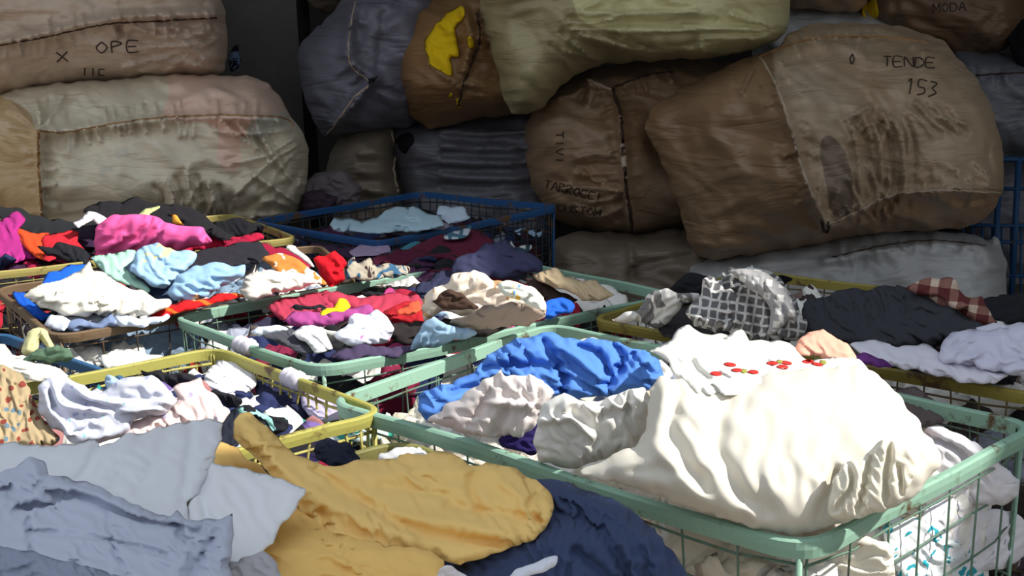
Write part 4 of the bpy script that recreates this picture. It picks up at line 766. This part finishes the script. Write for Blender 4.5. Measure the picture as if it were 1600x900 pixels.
g('shirt', 'white garment at the far edge of the right basket by the plaid shirt', 'clothing', [(1520, 512), (1550, 504), (1600, 505), (1640, 500), (1640, 520), (1580, 524), (1540, 524)], [(500, .09), (530, .06)], C((210, 210, 226), 'pale_lilac_white'), fat=8)
g('shirt', 'dark purple garment tucked under the white one by the yellow rim', 'clothing', [(1335, 556), (1345, 552), (1380, 560), (1395, 574), (1360, 572), (1340, 566)], [(550, .085), (578, .06)], C((84, 40, 104), 'violet_dark'), fat=5, edge=5, sp=2.5)
# --- nearest green basket
BLUE = C((84, 132, 210), 'blue_linen', .5)
g('shirt', 'bright blue linen garment in the nearest green basket', 'clothing', [(655, 645), (654, 618), (676, 606), (706, 598), (738, 584), (760, 560), (782, 545), (812, 528), (848, 522), (880, 524), (906, 534), (936, 528), (966, 534), (990, 546), (1014, 552), (1036, 572), (1036, 592), (1020, 606), (985, 612), (940, 622), (900, 624), (860, 620), (820, 606), (780, 598), (740, 616), (705, 640), (672, 656)], [(515, .15), (660, .02)], BLUE, fat=30, edge=34, slack=.5, bend=.06,
  folds=[(6, 24, 40, 2)], strokes=[([(850, 535), (866, 560), (880, 590), (878, 612)], 7, -20), ([(905, 540), (938, 556), (950, 580)], 7, -18), ([(960, 540), (975, 560), (950, 600)], 7, -20), ([(870, 540), (905, 560), (935, 590)], 8, 12), ([(760, 575), (800, 570), (855, 572)], 9, -14), ([(700, 612), (760, 600), (800, 590)], 8, -12), ([(990, 560), (970, 575)], 6, -12), ([(840, 545), (800, 550), (770, 575)], 9, 9), ([(1000, 552), (985, 556)], 4, -9)], sp=3.6)
PKW = C((222, 212, 208), 'pinkish_white', .4)
g('shirt', 'pinkish white garment against the left side of the nearest basket', 'clothing', [(668, 656), (690, 640), (722, 618), (750, 600), (772, 584), (782, 576), (790, 588), (830, 586), (850, 596), (866, 612), (856, 634), (840, 652), (836, 670), (812, 690), (786, 684), (740, 680), (700, 668)], [(570, .15), (700, .0)], PKW, fat=26, edge=28, folds=[(9, 36, 50, 2.4), (4, 18, 30, 2)], strokes=[([(780, 584), (760, 620), (740, 650)], 6, -9), ([(790, 640), (770, 680)], 8, -12), ([(770, 628), (830, 635)], 6, 9)])
g('shirt', 'dark violet garment gap between the white clothes in the nearest basket', 'clothing', [(780, 690), (800, 670), (830, 650), (846, 656), (842, 700), (834, 712), (800, 702)], [(645, .06), (715, -.01)], C((38, 26, 84), 'dark_violet'), fat=7, edge=9)
g('shirt', 'white cotton garment before the cream bundle', 'clothing', [(838, 660), (842, 642), (862, 622), (882, 614), (905, 622), (925, 630), (960, 616), (990, 608), (1010, 606), (1016, 640), (1008, 672), (996, 700), (960, 712), (925, 724), (890, 732), (846, 722), (836, 700)], [(600, .15), (735, -.01)], C((226, 224, 218), 'white_drill', .4), fat=28, edge=26, folds=[(10, 34, 65, 2.2), (5, 16, 30, 2)], strokes=[([(880, 640), (900, 624), (925, 640)], 6, 9), ([(840, 660), (890, 655), (920, 680)], 6, 10), ([(985, 612), (980, 650), (992, 690)], 5, -10), ([(940, 650), (985, 640)], 6, -9)], sp=3.6)
CRE = C((216, 210, 196), 'cream_satin', .25, rough=.6)
crm = g('bundle', 'huge cream white bundle of fabric in the nearest basket', 'bundle', [(905, 740), (925, 726), (955, 712), (985, 700), (1005, 680), (1012, 640), (1016, 606), (1036, 588), (1060, 592), (1090, 600), (1120, 600), (1160, 594), (1210, 584), (1255, 577), (1300, 574), (1345, 572), (1380, 592), (1410, 625), (1438, 665), (1462, 695), (1472, 722), (1452, 745), (1430, 775), (1380, 800), (1330, 812), (1270, 830), (1240, 836), (1180, 825), (1120, 806), (1060, 786), (1000, 765), (950, 752)], [(550, .21), (845, -.01)], CRE, fat=70, edge=90,
  folds=[(7, 80, 60, 1.8), (4, 42, 40, 2)], strokes=[([(1150, 600), (1120, 680), (1150, 760), (1200, 800)], 14, -12), ([(1040, 600), (1020, 680), (1060, 740), (1110, 790)], 10, 10), ([(1060, 610), (1050, 690), (1100, 750)], 9, -10), ([(1270, 830), (1290, 780), (1310, 740)], 8, -16), ([(950, 740), (1050, 735), (1100, 770)], 10, -8), ([(1180, 590), (1160, 640)], 10, -8), ([(1380, 600), (1400, 680), (1440, 720)], 14, -8)], sp=4.5, back=60, smooth=30, slack=.10, bend=.25, axis=70, lead=48)
inflate('gathered_edge', [(1292, 800), (1298, 770), (1310, 740), (1322, 722), (1350, 712), (1376, 690), (1400, 686), (1424, 700), (1430, 720), (1424, 756), (1400, 786), (1360, 804), (1330, 812), (1304, 812)], C((230, 224, 206), 'ruffled_cream', .3), ('z', [(680, .155), (815, .03)]), fat=24, edge=36, sim=(.34, 70, 120, .07, 14), sp=3, parent=crm, strokes=[([(1300, 800), (1330, 760), (1325, 725)], 5, -12), ([(1340, 800), (1350, 760), (1360, 715)], 5, -12), ([(1385, 790), (1385, 740), (1390, 695)], 5, -12), ([(1410, 770), (1405, 730)], 4, -10)])['label'] = 'gathered ruffled edge of the bundle'
FLW = C((222, 220, 212), 'white_sheet', .3)
flo = g('tablecloth', 'white cloth with small red flowers behind the cream bundle', 'tablecloth', [(1014, 548), (1030, 540), (1050, 532), (1060, 512), (1080, 510), (1100, 520), (1140, 524), (1158, 516), (1172, 530), (1200, 534), (1230, 532), (1244, 545), (1250, 556), (1262, 562), (1300, 560), (1340, 563), (1356, 580), (1300, 596), (1240, 600), (1180, 610), (1120, 618), (1086, 612), (1060, 590), (1046, 570), (1030, 560)], [(505, .19), (610, .17)], FLW, fat=22, edge=18, folds=[(6, 28, 20, 2)], strokes=[([(1082, 565), (1092, 580), (1105, 590)], 5, -12)], store=9)
for x, y, cc in [(1118, 584, 'r'), (1150, 578, 'r'), (1162, 580, 'g'), (1176, 581, 'r'), (1206, 567, 'r'), (1218, 565, 'g'), (1228, 567, 'r'), (1262, 565, 'r'), (1276, 569, 'r'), (1140, 569, 'r'), (1222, 573, 'r'), (1286, 566, 'g')]:
    w5 = 9 if cc == 'r' else 5
    f_ = inflate('flower', [(x-w5, y), (x-3, y-3.5), (x+w5*.8, y-2), (x+w5, y+2), (x, y+3.5)], C((206, 50, 44), 'flower_red') if cc == 'r' else C((150, 150, 70), 'leaf_green'), ('on', BVH['tablecloth9'], .002), fat=.6, edge=3, sp=2, wob=.8, back=0, smooth=0, parent=flo)
g('shirt', 'peach pink garment between the scarf and the cream bundle', 'clothing', [(1242, 545), (1248, 532), (1262, 522), (1286, 517), (1300, 524), (1322, 538), (1338, 556), (1336, 566), (1310, 564), (1280, 558), (1250, 556)], [(510, .20), (570, .17)], C((240, 172, 148), 'peach_satin', .3), fat=18, edge=16, folds=[(4, 22, 15, 2.4)])
g('shirt', 'grey brown garment piled at the back right of the nearest basket', 'clothing', [(1395, 640), (1400, 612), (1430, 606), (1460, 622), (1480, 645), (1470, 660), (1430, 668)], [(600, .0), (670, -.04)], C((96, 84, 84), 'grey_brown'), fat=12)
g('shirt', 'white garment leaning over the right rim of the nearest basket', 'clothing', [(1440, 690), (1448, 668), (1480, 672), (1520, 690), (1560, 720), (1590, 748), (1592, 775), (1560, 790), (1510, 786), (1470, 760), (1455, 730)], [(660, .03), (800, -.13)], C((220, 216, 222), 'bright_white', .4), fat=24, edge=26, folds=[(7, 34, 40, 2.4), (3, 16, 20, 2)], strokes=[([(1450, 680), (1490, 700), (1510, 720)], 6, -10)])
QG = BASK['G1']['Q']
_a, _b = at(1262, 855), at(1622, 660); _dn = (_b-_a)[:2]/np.linalg.norm((_b-_a)[:2]); _in = np.array([-_dn[1], _dn[0]])
WR = ('wall', _a[:2]+_in*.035, _b[:2]+_in*.035)
g('shirt', 'white garment bulging against the wires at the right corner', 'clothing', [(1440, 800), (1470, 780), (1530, 790), (1580, 800), (1612, 830), (1600, 870), (1560, 890), (1500, 900), (1450, 880)], WR, C((226, 224, 230), 'bright_white_knit', .4), fat=14, edge=16, back=40)
g('shirt', 'teal and white printed garment seen through the right side wires', 'clothing', [(1380, 828), (1400, 806), (1440, 812), (1480, 830), (1520, 860), (1540, 920), (1440, 930), (1390, 880)], WR, C((224, 230, 232), 'teal_print', .5, pattern=blotch([(40, 150, 165)], .055, .54, 2.5)), fat=16, edge=16, back=40)
g('shirt', 'large white cloth at the bottom corner of the nearest basket', 'clothing', [(1180, 930), (1180, 880), (1230, 856), (1290, 846), (1340, 836), (1390, 850), (1400, 900), (1400, 940)], ('z', [(830, -.03), (940, -.16)]), C((234, 228, 212), 'ivory_cloth', .3), fat=24, edge=26, folds=[(8, 50, -30, 2.4)])
g('shirt', 'cream cloth behind the left side wires of the nearest basket', 'clothing', [(960, 800), (1000, 785), (1080, 800), (1160, 826), (1200, 850), (1190, 940), (1060, 940), (1010, 860)], ('z', [(780, -.05), (940, -.20)]), C((224, 208, 184), 'beige_cream', .3), fat=22, edge=24, folds=[(9, 44, 50, 2.2), (4, 20, 40, 2)])
# --- yellow left basket
FLOR = C((172, 152, 118), 'floral_tan', .5, pattern=dots([(128, 62, 50), (96, 116, 130), (132, 60, 48)], .021, .27, .6))
g('dress', 'tan floral garment with red and blue flowers at the left edge', 'dress', [(-30, 578), (0, 572), (26, 580), (46, 604), (56, 636), (72, 662), (94, 684), (84, 696), (40, 698), (-30, 700)], [(565, .13), (700, .03)], FLOR, fat=24, edge=22, folds=[(9, 28, 60, 2.4), (4, 14, 40, 2)])
BABY = C((198, 200, 214), 'lavender_spotted', .3, pattern=dots([(160, 160, 196), (150, 190, 190)], .02, .16, .5))
ltr = g('baby_trousers', 'greyish lavender baby trousers with rolled hems on the yellow basket', 'trousers', [(58, 632), (62, 604), (78, 590), (108, 590), (128, 602), (150, 612), (172, 604), (192, 591), (236, 588), (256, 600), (272, 618), (276, 630), (262, 644), (240, 650), (212, 656), (196, 678), (152, 692), (112, 690), (84, 668), (66, 650)], [(580, .14), (700, .03)], BABY, fat=18, edge=16, folds=[(4, 30, 20, 2.6)], strokes=[([(70, 605), (76, 640), (110, 680)], 5, 8), ([(84, 604), (90, 625), (130, 640), (250, 640)], 5, 10), ([(100, 612), (140, 632), (180, 640)], 6, -12), ([(110, 596), (140, 620), (190, 632), (260, 628)], 5, 9), ([(80, 612), (84, 636)], 5, -11), ([(200, 600), (250, 610)], 12, 5)])
g('baby_shirt', 'pink baby shirt with grey spots beside the baby trousers', 'shirt', [(188, 684), (206, 660), (228, 650), (262, 640), (276, 618), (270, 602), (296, 594), (314, 590), (318, 604), (334, 612), (352, 634), (360, 648), (340, 662), (300, 664), (250, 674), (210, 692)], [(585, .12), (700, .03)], C((230, 206, 202), 'pink_spotted', .3, pattern=dots([(170, 160, 186)], .03, .18, .7)), fat=13, edge=13, folds=[(4, 24, 60, 2.4)])
g('shirt', 'white garment among the wires at the corner of the yellow basket', 'clothing', [(318, 600), (330, 575), (360, 560), (400, 575), (402, 600), (380, 620), (350, 626)], [(550, -.02), (630, -.06)], C((220, 218, 222), 'white_tangle'), fat=16)
g('shirt', 'navy garment behind the wires of the yellow basket', 'clothing', [(400, 600), (430, 590), (470, 612), (480, 650), (440, 660), (405, 640)], [(580, -.04), (665, -.09)], C((36, 38, 66), 'ink_navy'), fat=12)
g('shirt', 'pale lilac garment in the corner of the yellow basket', 'clothing', [(470, 620), (500, 606), (530, 625), (560, 640), (540, 655), (490, 660)], [(600, -.04), (665, -.08)], C((186, 178, 206), 'lilac_cotton'), fat=12)
g('socks', 'black and mint socks lying at the edge of the yellow cloth', 'socks', [(372, 640), (392, 636), (418, 650), (446, 655), (452, 668), (430, 680), (400, 672), (380, 660)], [(630, .06), (690, .0)], C((24, 26, 32), 'black_mint', pattern=blotch([(150, 206, 196)], .05, .6)), fat=9, edge=8)
g('shirt', 'dark navy garment between the white sheet and the yellow cloth', 'clothing', [(338, 690), (345, 660), (362, 640), (385, 632), (400, 645), (392, 670), (370, 700), (345, 705)], [(630, .05), (710, .0)], C((32, 36, 50), 'dark_navy_knit'), fat=12)
g('shirt', 'dark navy garment behind the yellow cloth on the olive rim', 'clothing', [(488, 700), (500, 690), (530, 690), (556, 702), (560, 722), (540, 732), (505, 722)], [(685, .03), (735, .0)], C((28, 34, 52), 'navy_jersey'), fat=9, edge=5, slack=.6, lead=9, wob=6)
g('shirt', 'teal and white cloth below the yellow basket corner', 'clothing', [(455, 702), (500, 680), (560, 670), (620, 668), (640, 680), (560, 690), (500, 706)], [(660, -.06), (710, -.09)], C((200, 214, 210), 'teal_white', pattern=blotch([(50, 150, 135)], .06, .54)), fat=9, edge=8)
g('shirt', 'white cloth inside the olive basket by its far corner', 'clothing', [(590, 712), (620, 700), (660, 696), (690, 706), (720, 722), (690, 740), (620, 735)], [(690, -.03), (745, -.05)], C((224, 222, 220), 'white_jersey'), fat=12)
g('shirt', 'red printed scrap beside the olive rim', 'clothing', [(500, 722), (530, 712), (556, 710), (560, 722), (530, 732), (500, 734)], [(705, -.02), (740, -.03)], C((206, 40, 84), 'cerise'), fat=6, edge=5, sp=3)
# --- foreground
DEN = C((60, 72, 104), 'navy_denim', .7)
g('denim_garment', 'navy blue denim garment hanging over the foreground basket corner', 'denim', [(690, 930), (700, 890), (760, 860), (820, 830), (850, 790), (826, 758), (850, 748), (890, 756), (940, 772), (985, 795), (1020, 825), (1048, 858), (1068, 888), (1080, 930), (900, 940)], [(740, .06), (850, .055), (940, .0)], DEN, fat=44, edge=50, folds=[(14, 42, 55, 2.8), (6, 18, 45, 2.6)], strokes=[([(850, 770), (930, 790), (1010, 850), (1040, 920)], 10, 12), ([(870, 800), (940, 830), (980, 900)], 9, -14), ([(900, 860), (960, 910)], 9, -12)])
g('shirt', 'white cloth scrap under the denim by the olive rim', 'clothing', [(790, 905), (815, 888), (850, 872), (872, 870), (868, 884), (830, 900), (800, 915)], [(860, .10), (920, .07)], C((222, 226, 238), 'white_scrap'), fat=7, edge=7)
g('shirt', 'pinkish white cloth end beside the lower yellow edge', 'clothing', [(680, 930), (690, 885), (712, 890), (732, 905), (745, 930)], [(880, .12), (930, .08)], C((226, 218, 220), 'pinkish_scrap'), fat=8, edge=8)
YM = C((244, 204, 126), 'mustard_poplin', .45)
g('sheet', 'mustard yellow cloth, lower layer at the bottom edge', 'sheet', [(330, 720), (336, 692), (360, 696), (420, 740), (470, 790), (520, 830), (600, 850), (668, 860), (690, 872), (698, 900), (690, 940), (440, 940), (400, 860), (350, 780)], [(690, .04), (860, .09), (940, .06)], C((240, 196, 116), 'mustard_under', .45), fat=24, edge=22, folds=[(9, 44, 15, 3), (4, 20, 25, 2.4)])
g('sheet', 'mustard yellow cloth spread over the foreground basket', 'sheet', [(362, 684), (366, 660), (376, 648), (392, 644), (412, 662), (436, 688), (470, 712), (504, 728), (560, 720), (620, 714), (680, 708), (712, 712), (742, 728), (762, 720), (800, 732), (838, 752), (862, 778), (866, 800), (850, 830), (820, 848), (770, 866), (720, 880), (690, 872), (640, 866), (570, 862), (500, 858), (476, 846), (486, 826), (470, 800), (448, 772), (420, 738), (390, 708)], [(640, .13), (720, .10), (885, .06)], YM, fat=30, edge=30, slack=.26, bend=.05, lead=30, 
  folds=[(5, 55, 25, 2.6), (2.5, 24, 10, 2)], strokes=[([(385, 665), (450, 740), (540, 800), (640, 840)], 14, 16), ([(370, 690), (430, 750), (480, 810)], 8, -16), ([(500, 735), (560, 780), (660, 830), (780, 850)], 9, -14), ([(510, 740), (600, 740), (740, 730)], 14, 6), ([(745, 732), (735, 760), (750, 800)], 8, -12), ([(762, 724), (800, 760), (830, 800)], 14, 12), ([(700, 790), (770, 800), (840, 812)], 8, -9), ([(560, 800), (700, 815), (800, 835)], 12, 10), ([(600, 760), (680, 770), (720, 790)], 9, -7), ([(840, 770), (825, 790), (845, 815)], 6, -9), ([(480, 846), (510, 820), (500, 800)], 7, -12)], sp=4.2)
WS = C((224, 226, 232), 'grey_white_sheet', .3)
g('sheet', 'greyish white sheet corner pointing right over the yellow cloth', 'sheet', [(292, 800), (310, 765), (328, 726), (352, 727), (382, 731), (430, 746), (476, 764), (470, 782), (448, 812), (424, 848), (396, 878), (372, 886), (330, 890), (300, 850)], [(720, .14), (895, .12)], C((230, 232, 236), 'white_sheet_corner', .3), fat=14, edge=12, slack=.14, bend=.12, lead=40,  folds=[(4, 60, 60, 2)], strokes=[([(325, 735), (315, 775), (330, 820)], 9, -12), ([(345, 760), (350, 830), (365, 880)], 12, 5)])
g('sheet', 'large greyish sheet covering the lower left heap', 'sheet', [(-40, 700), (-30, 690), (30, 694), (90, 693), (152, 690), (160, 696), (196, 680), (250, 668), (300, 658), (336, 654), (347, 660), (345, 684), (336, 712), (326, 740), (310, 770), (292, 790), (296, 810), (300, 860), (200, 900), (60, 880), (-40, 840)], [(650, .14), (900, .13)], WS, fat=24, edge=18, slack=.2, bend=.08, lead=44,  folds=[(6, 70, -25, 2.4), (2, 26, -30, 2)], strokes=[([(155, 694), (130, 740), (110, 760)], 8, -9), ([(300, 662), (292, 740), (282, 790)], 9, -9), ([(200, 700), (150, 760)], 14, 6), ([(260, 690), (215, 770)], 12, -6)])
g('trousers', 'blue grey trousers with waistband lying on the greyish sheet', 'trousers', [(-40, 760), (-5, 744), (20, 728), (50, 715), (68, 722), (78, 742), (104, 746), (140, 754), (175, 770), (215, 790), (262, 806), (276, 798), (290, 812), (330, 812), (362, 804), (366, 830), (360, 880), (340, 940), (-40, 940)], [(715, .20), (940, .16)], C((184, 190, 208), 'blue_grey_twill', .5), fat=26, edge=20,
  folds=[(4, 40, 10, 2.4), (2.5, 18, 20, 2)], strokes=[([(40, 780), (90, 760), (150, 770), (220, 800), (300, 815)], 9, 12), ([(30, 792), (70, 788), (120, 775), (200, 805), (280, 822)], 5, -13), ([(48, 722), (60, 745), (50, 758)], 8, 10), ([(10, 765), (45, 790)], 8, -10), ([(45, 830), (150, 840), (260, 866)], 2.5, -7), ([(45, 812), (50, 870)], 4, -7), ([(270, 810), (290, 845), (320, 820)], 8, -12), ([(340, 830), (310, 880), (290, 920)], 8, -12), ([(300, 840), (275, 900)], 8, 10), ([(168, 800), (175, 850), (200, 900)], 3, -5)])
g('shirt', 'dull grey cloth at the very bottom left corner', 'clothing', [(-40, 856), (0, 852), (60, 864), (130, 884), (200, 905), (240, 940), (-40, 950)], [(850, .27), (950, .24)], C((140, 148, 168), 'dull_grey_cloth', .5), fat=10, edge=12)
g('shirt', 'greyish translucent cloth at the bottom beside the mustard cloth', 'clothing', [(340, 940), (352, 880), (372, 876), (410, 862), (432, 880), (450, 940)], [(860, .16), (950, .12)], C((176, 174, 178), 'greyish_gauze', .5), fat=12, edge=12)
# --- loose scraps on the floor between bales and baskets
g('shirt', 'dusty grey cloth heaped on the floor gap beside the cream bale', 'clothing', [(470, 300), (490, 275), (520, 268), (560, 285), (566, 305), (540, 330), (480, 330)], ('y', 6.1), C((112, 104, 108), 'dusty_grey'), fat=26, edge=20)
g('shirt', 'purple brown cloth lying in the gap beside the cream bale', 'clothing', [(468, 330), (474, 306), (500, 300), (524, 308), (520, 335), (490, 345)], ('y', 5.95), C((70, 54, 68), 'purple_brown'), fat=20, edge=16)
g('shirt', 'blue and white rag hanging beside the upper left bale', 'clothing', [(356, 96), (362, 74), (372, 72), (376, 88), (370, 108), (358, 110)], ('y', 6.5), C((100, 120, 150), 'rag_print', pattern=blotch([(20, 22, 30)], .06, .5)), fat=8, edge=7)

# --- smaller garments filling the tangles
PROJ = np.array([RIGHT, UP, _F])
def to_px(p): q = PROJ@(np.array(p)-CAM); return 800+FPX*q[0]/q[2], 450-FPX*q[1]/q[2], q[2]
HERO = [(o.name, to_px(o.location), o['label']) for o in COL.objects if o.get('label') and not o.parent and o.get('category') in ('clothing', 'blanket', 'towel', 'pillow', 'trousers', 'jacket', 'jeans', 'scarf', 'shirt', 'sweater', 'bundle', 'tablecloth', 'sheet', 'dress', 'socks', 'denim')]
def short(l):
    ws = l.split(); out = []
    for w_ in ws:
        if w_ in ('in', 'at', 'on', 'of', 'over', 'behind', 'between', 'left', 'under', 'beside', 'by', 'to', 'with', 'above', 'below', 'seen', 'before', 'against', 'from', 'along', 'near', 'showing', 'lying', 'heaped', 'hanging', 'stretched', 'sticking', 'tucked', 'tangled', 'inside', 'among', 'covering', 'spread', 'beneath', 'leaning', 'bulging', 'gap', 'piled', 'rolled', 'folded', 'crumpled', 'draped', 'twisted', 'pointing', 'printed', 'right', 'across', 'beyond') and out: break
        if w_ not in ('large', 'small', 'huge', 'second'): out.append(w_)
    return ' '.join(out[:5])
USED = {}
def filler(key, cols, n, seed, where, lo=-.05, hi=.0, size=.11):
    b = BASK[key]; rs = random.Random(seed)
    for i in range(n):
        s_, t_ = rs.uniform(.1, .9), rs.uniform(.1, .9); Q = b['Q']
        P = (1-s_)*(1-t_)*Q[0]+s_*(1-t_)*Q[1]+s_*t_*Q[2]+(1-s_)*t_*Q[3]
        z = rs.uniform(lo, hi); x, y, dd = to_px((P[0], P[1], b['z']+z)); r = size*FPX/dd*rs.uniform(.6, 1.25)
        if not (-60 < x < 1660 and y < 960): continue
        k = rs.randint(7, 10); rot = rs.uniform(-.3, .3); pts = []
        for j in range(k):
            a = 2*math.pi*j/k+rs.uniform(-.25, .25); q = r*rs.uniform(.55, 1.15); u_, v_ = q*math.cos(a), q*math.sin(a)*rs.uniform(.32, .5)
            pts.append((x+u_*math.cos(rot)-v_*math.sin(rot), y+u_*math.sin(rot)+v_*math.cos(rot)))
        nm, c = cols[i % len(cols)]; v0 = min(p[1] for p in pts); v1 = max(p[1] for p in pts)
        near = sorted(HERO, key=lambda h_: abs(h_[1][0]-x)+1.6*abs(h_[1][1]-y))
        lb = None
        for h_ in near[:3]:
            c_ = 'small %s crumpled garment %s the %s' % (nm, 'right beside' if abs(h_[1][0]-x) > abs(h_[1][1]-y)*1.5 else ('behind' if h_[1][1] > y else 'in front of'), short(h_[2]))
            if c_ not in USED: lb = c_; break
        if not lb:
            for h_ in near[1:5]:
                c_ = 'small %s garment between the %s and the %s' % (nm, short(near[0][2]), short(h_[2]))
                if c_ not in USED and short(near[0][2]) != short(h_[2]): lb = c_; break
        if not lb: continue
        USED[lb] = 1
        g('crumpled_garment', lb, 'clothing', pts, [(v0, z+.035), (v1, z-.035)], C(c, nm.replace(' ', '_')), fat=r*.16, edge=r*.2, sp=max(2.6, r*.055), group='small %s garments in %s' % (nm, where), steps=70, slack=.4)
WHT, BLK, NVY, GRY, RDD, CRM_, BLE, TEA = ('white', (220, 217, 212)), ('black', (30, 30, 36)), ('navy', (40, 48, 84)), ('grey', (130, 132, 142)), ('crimson', (160, 30, 56)), ('cream', (206, 196, 172)), ('pale blue', (160, 186, 214)), ('teal', (60, 140, 140))
wrap_band((372, 530), (395, 538), 'white rag wound round the left rim of the middle green basket')
wrap_band((448, 580), (470, 590), 'white rag wound round the right rim of the yellow basket')
filler('G2', [RDD, WHT, BLK, NVY, WHT, GRY, BLE, RDD, BLK], 22, 3, 'the middle green basket')
filler('G1', [WHT, CRM_, WHT, GRY, CRM_], 14, 4, 'the nearest green basket')
filler('Y1', [WHT, BLK, WHT, BLE, NVY, TEA, GRY], 20, 5, 'the yellow left basket', -.07, -.02, .085)
filler('B1', [WHT, BLE, GRY, BLK, RDD, WHT], 20, 6, 'the brown rusty basket')
filler('Y3', [RDD, BLK, ('pink', (200, 60, 120)), BLK, NVY], 14, 7, 'the far left basket', -.03, .02)
filler('MR', [('maroon', (88, 24, 50)), NVY, BLK, ('maroon', (88, 24, 50)), ('plum', (70, 40, 70))], 22, 8, 'the maroon heap', -.03, .0, .10)
filler('BB', [GRY, BLK, ('plum', (70, 40, 70)), NVY, BLE], 12, 9, 'the dark blue basket', -.14, -.08, .14)
filler('YR', [GRY, BLK, WHT, BLK, GRY], 16, 10, 'the right yellow basket', -.05, .02)
filler('BL', [WHT, GRY, CRM_, TEA, BLK], 12, 11, 'the blue left basket')
filler('Y2', [WHT, NVY, TEA, BLK], 10, 12, 'the olive foreground basket', -.09, -.05)
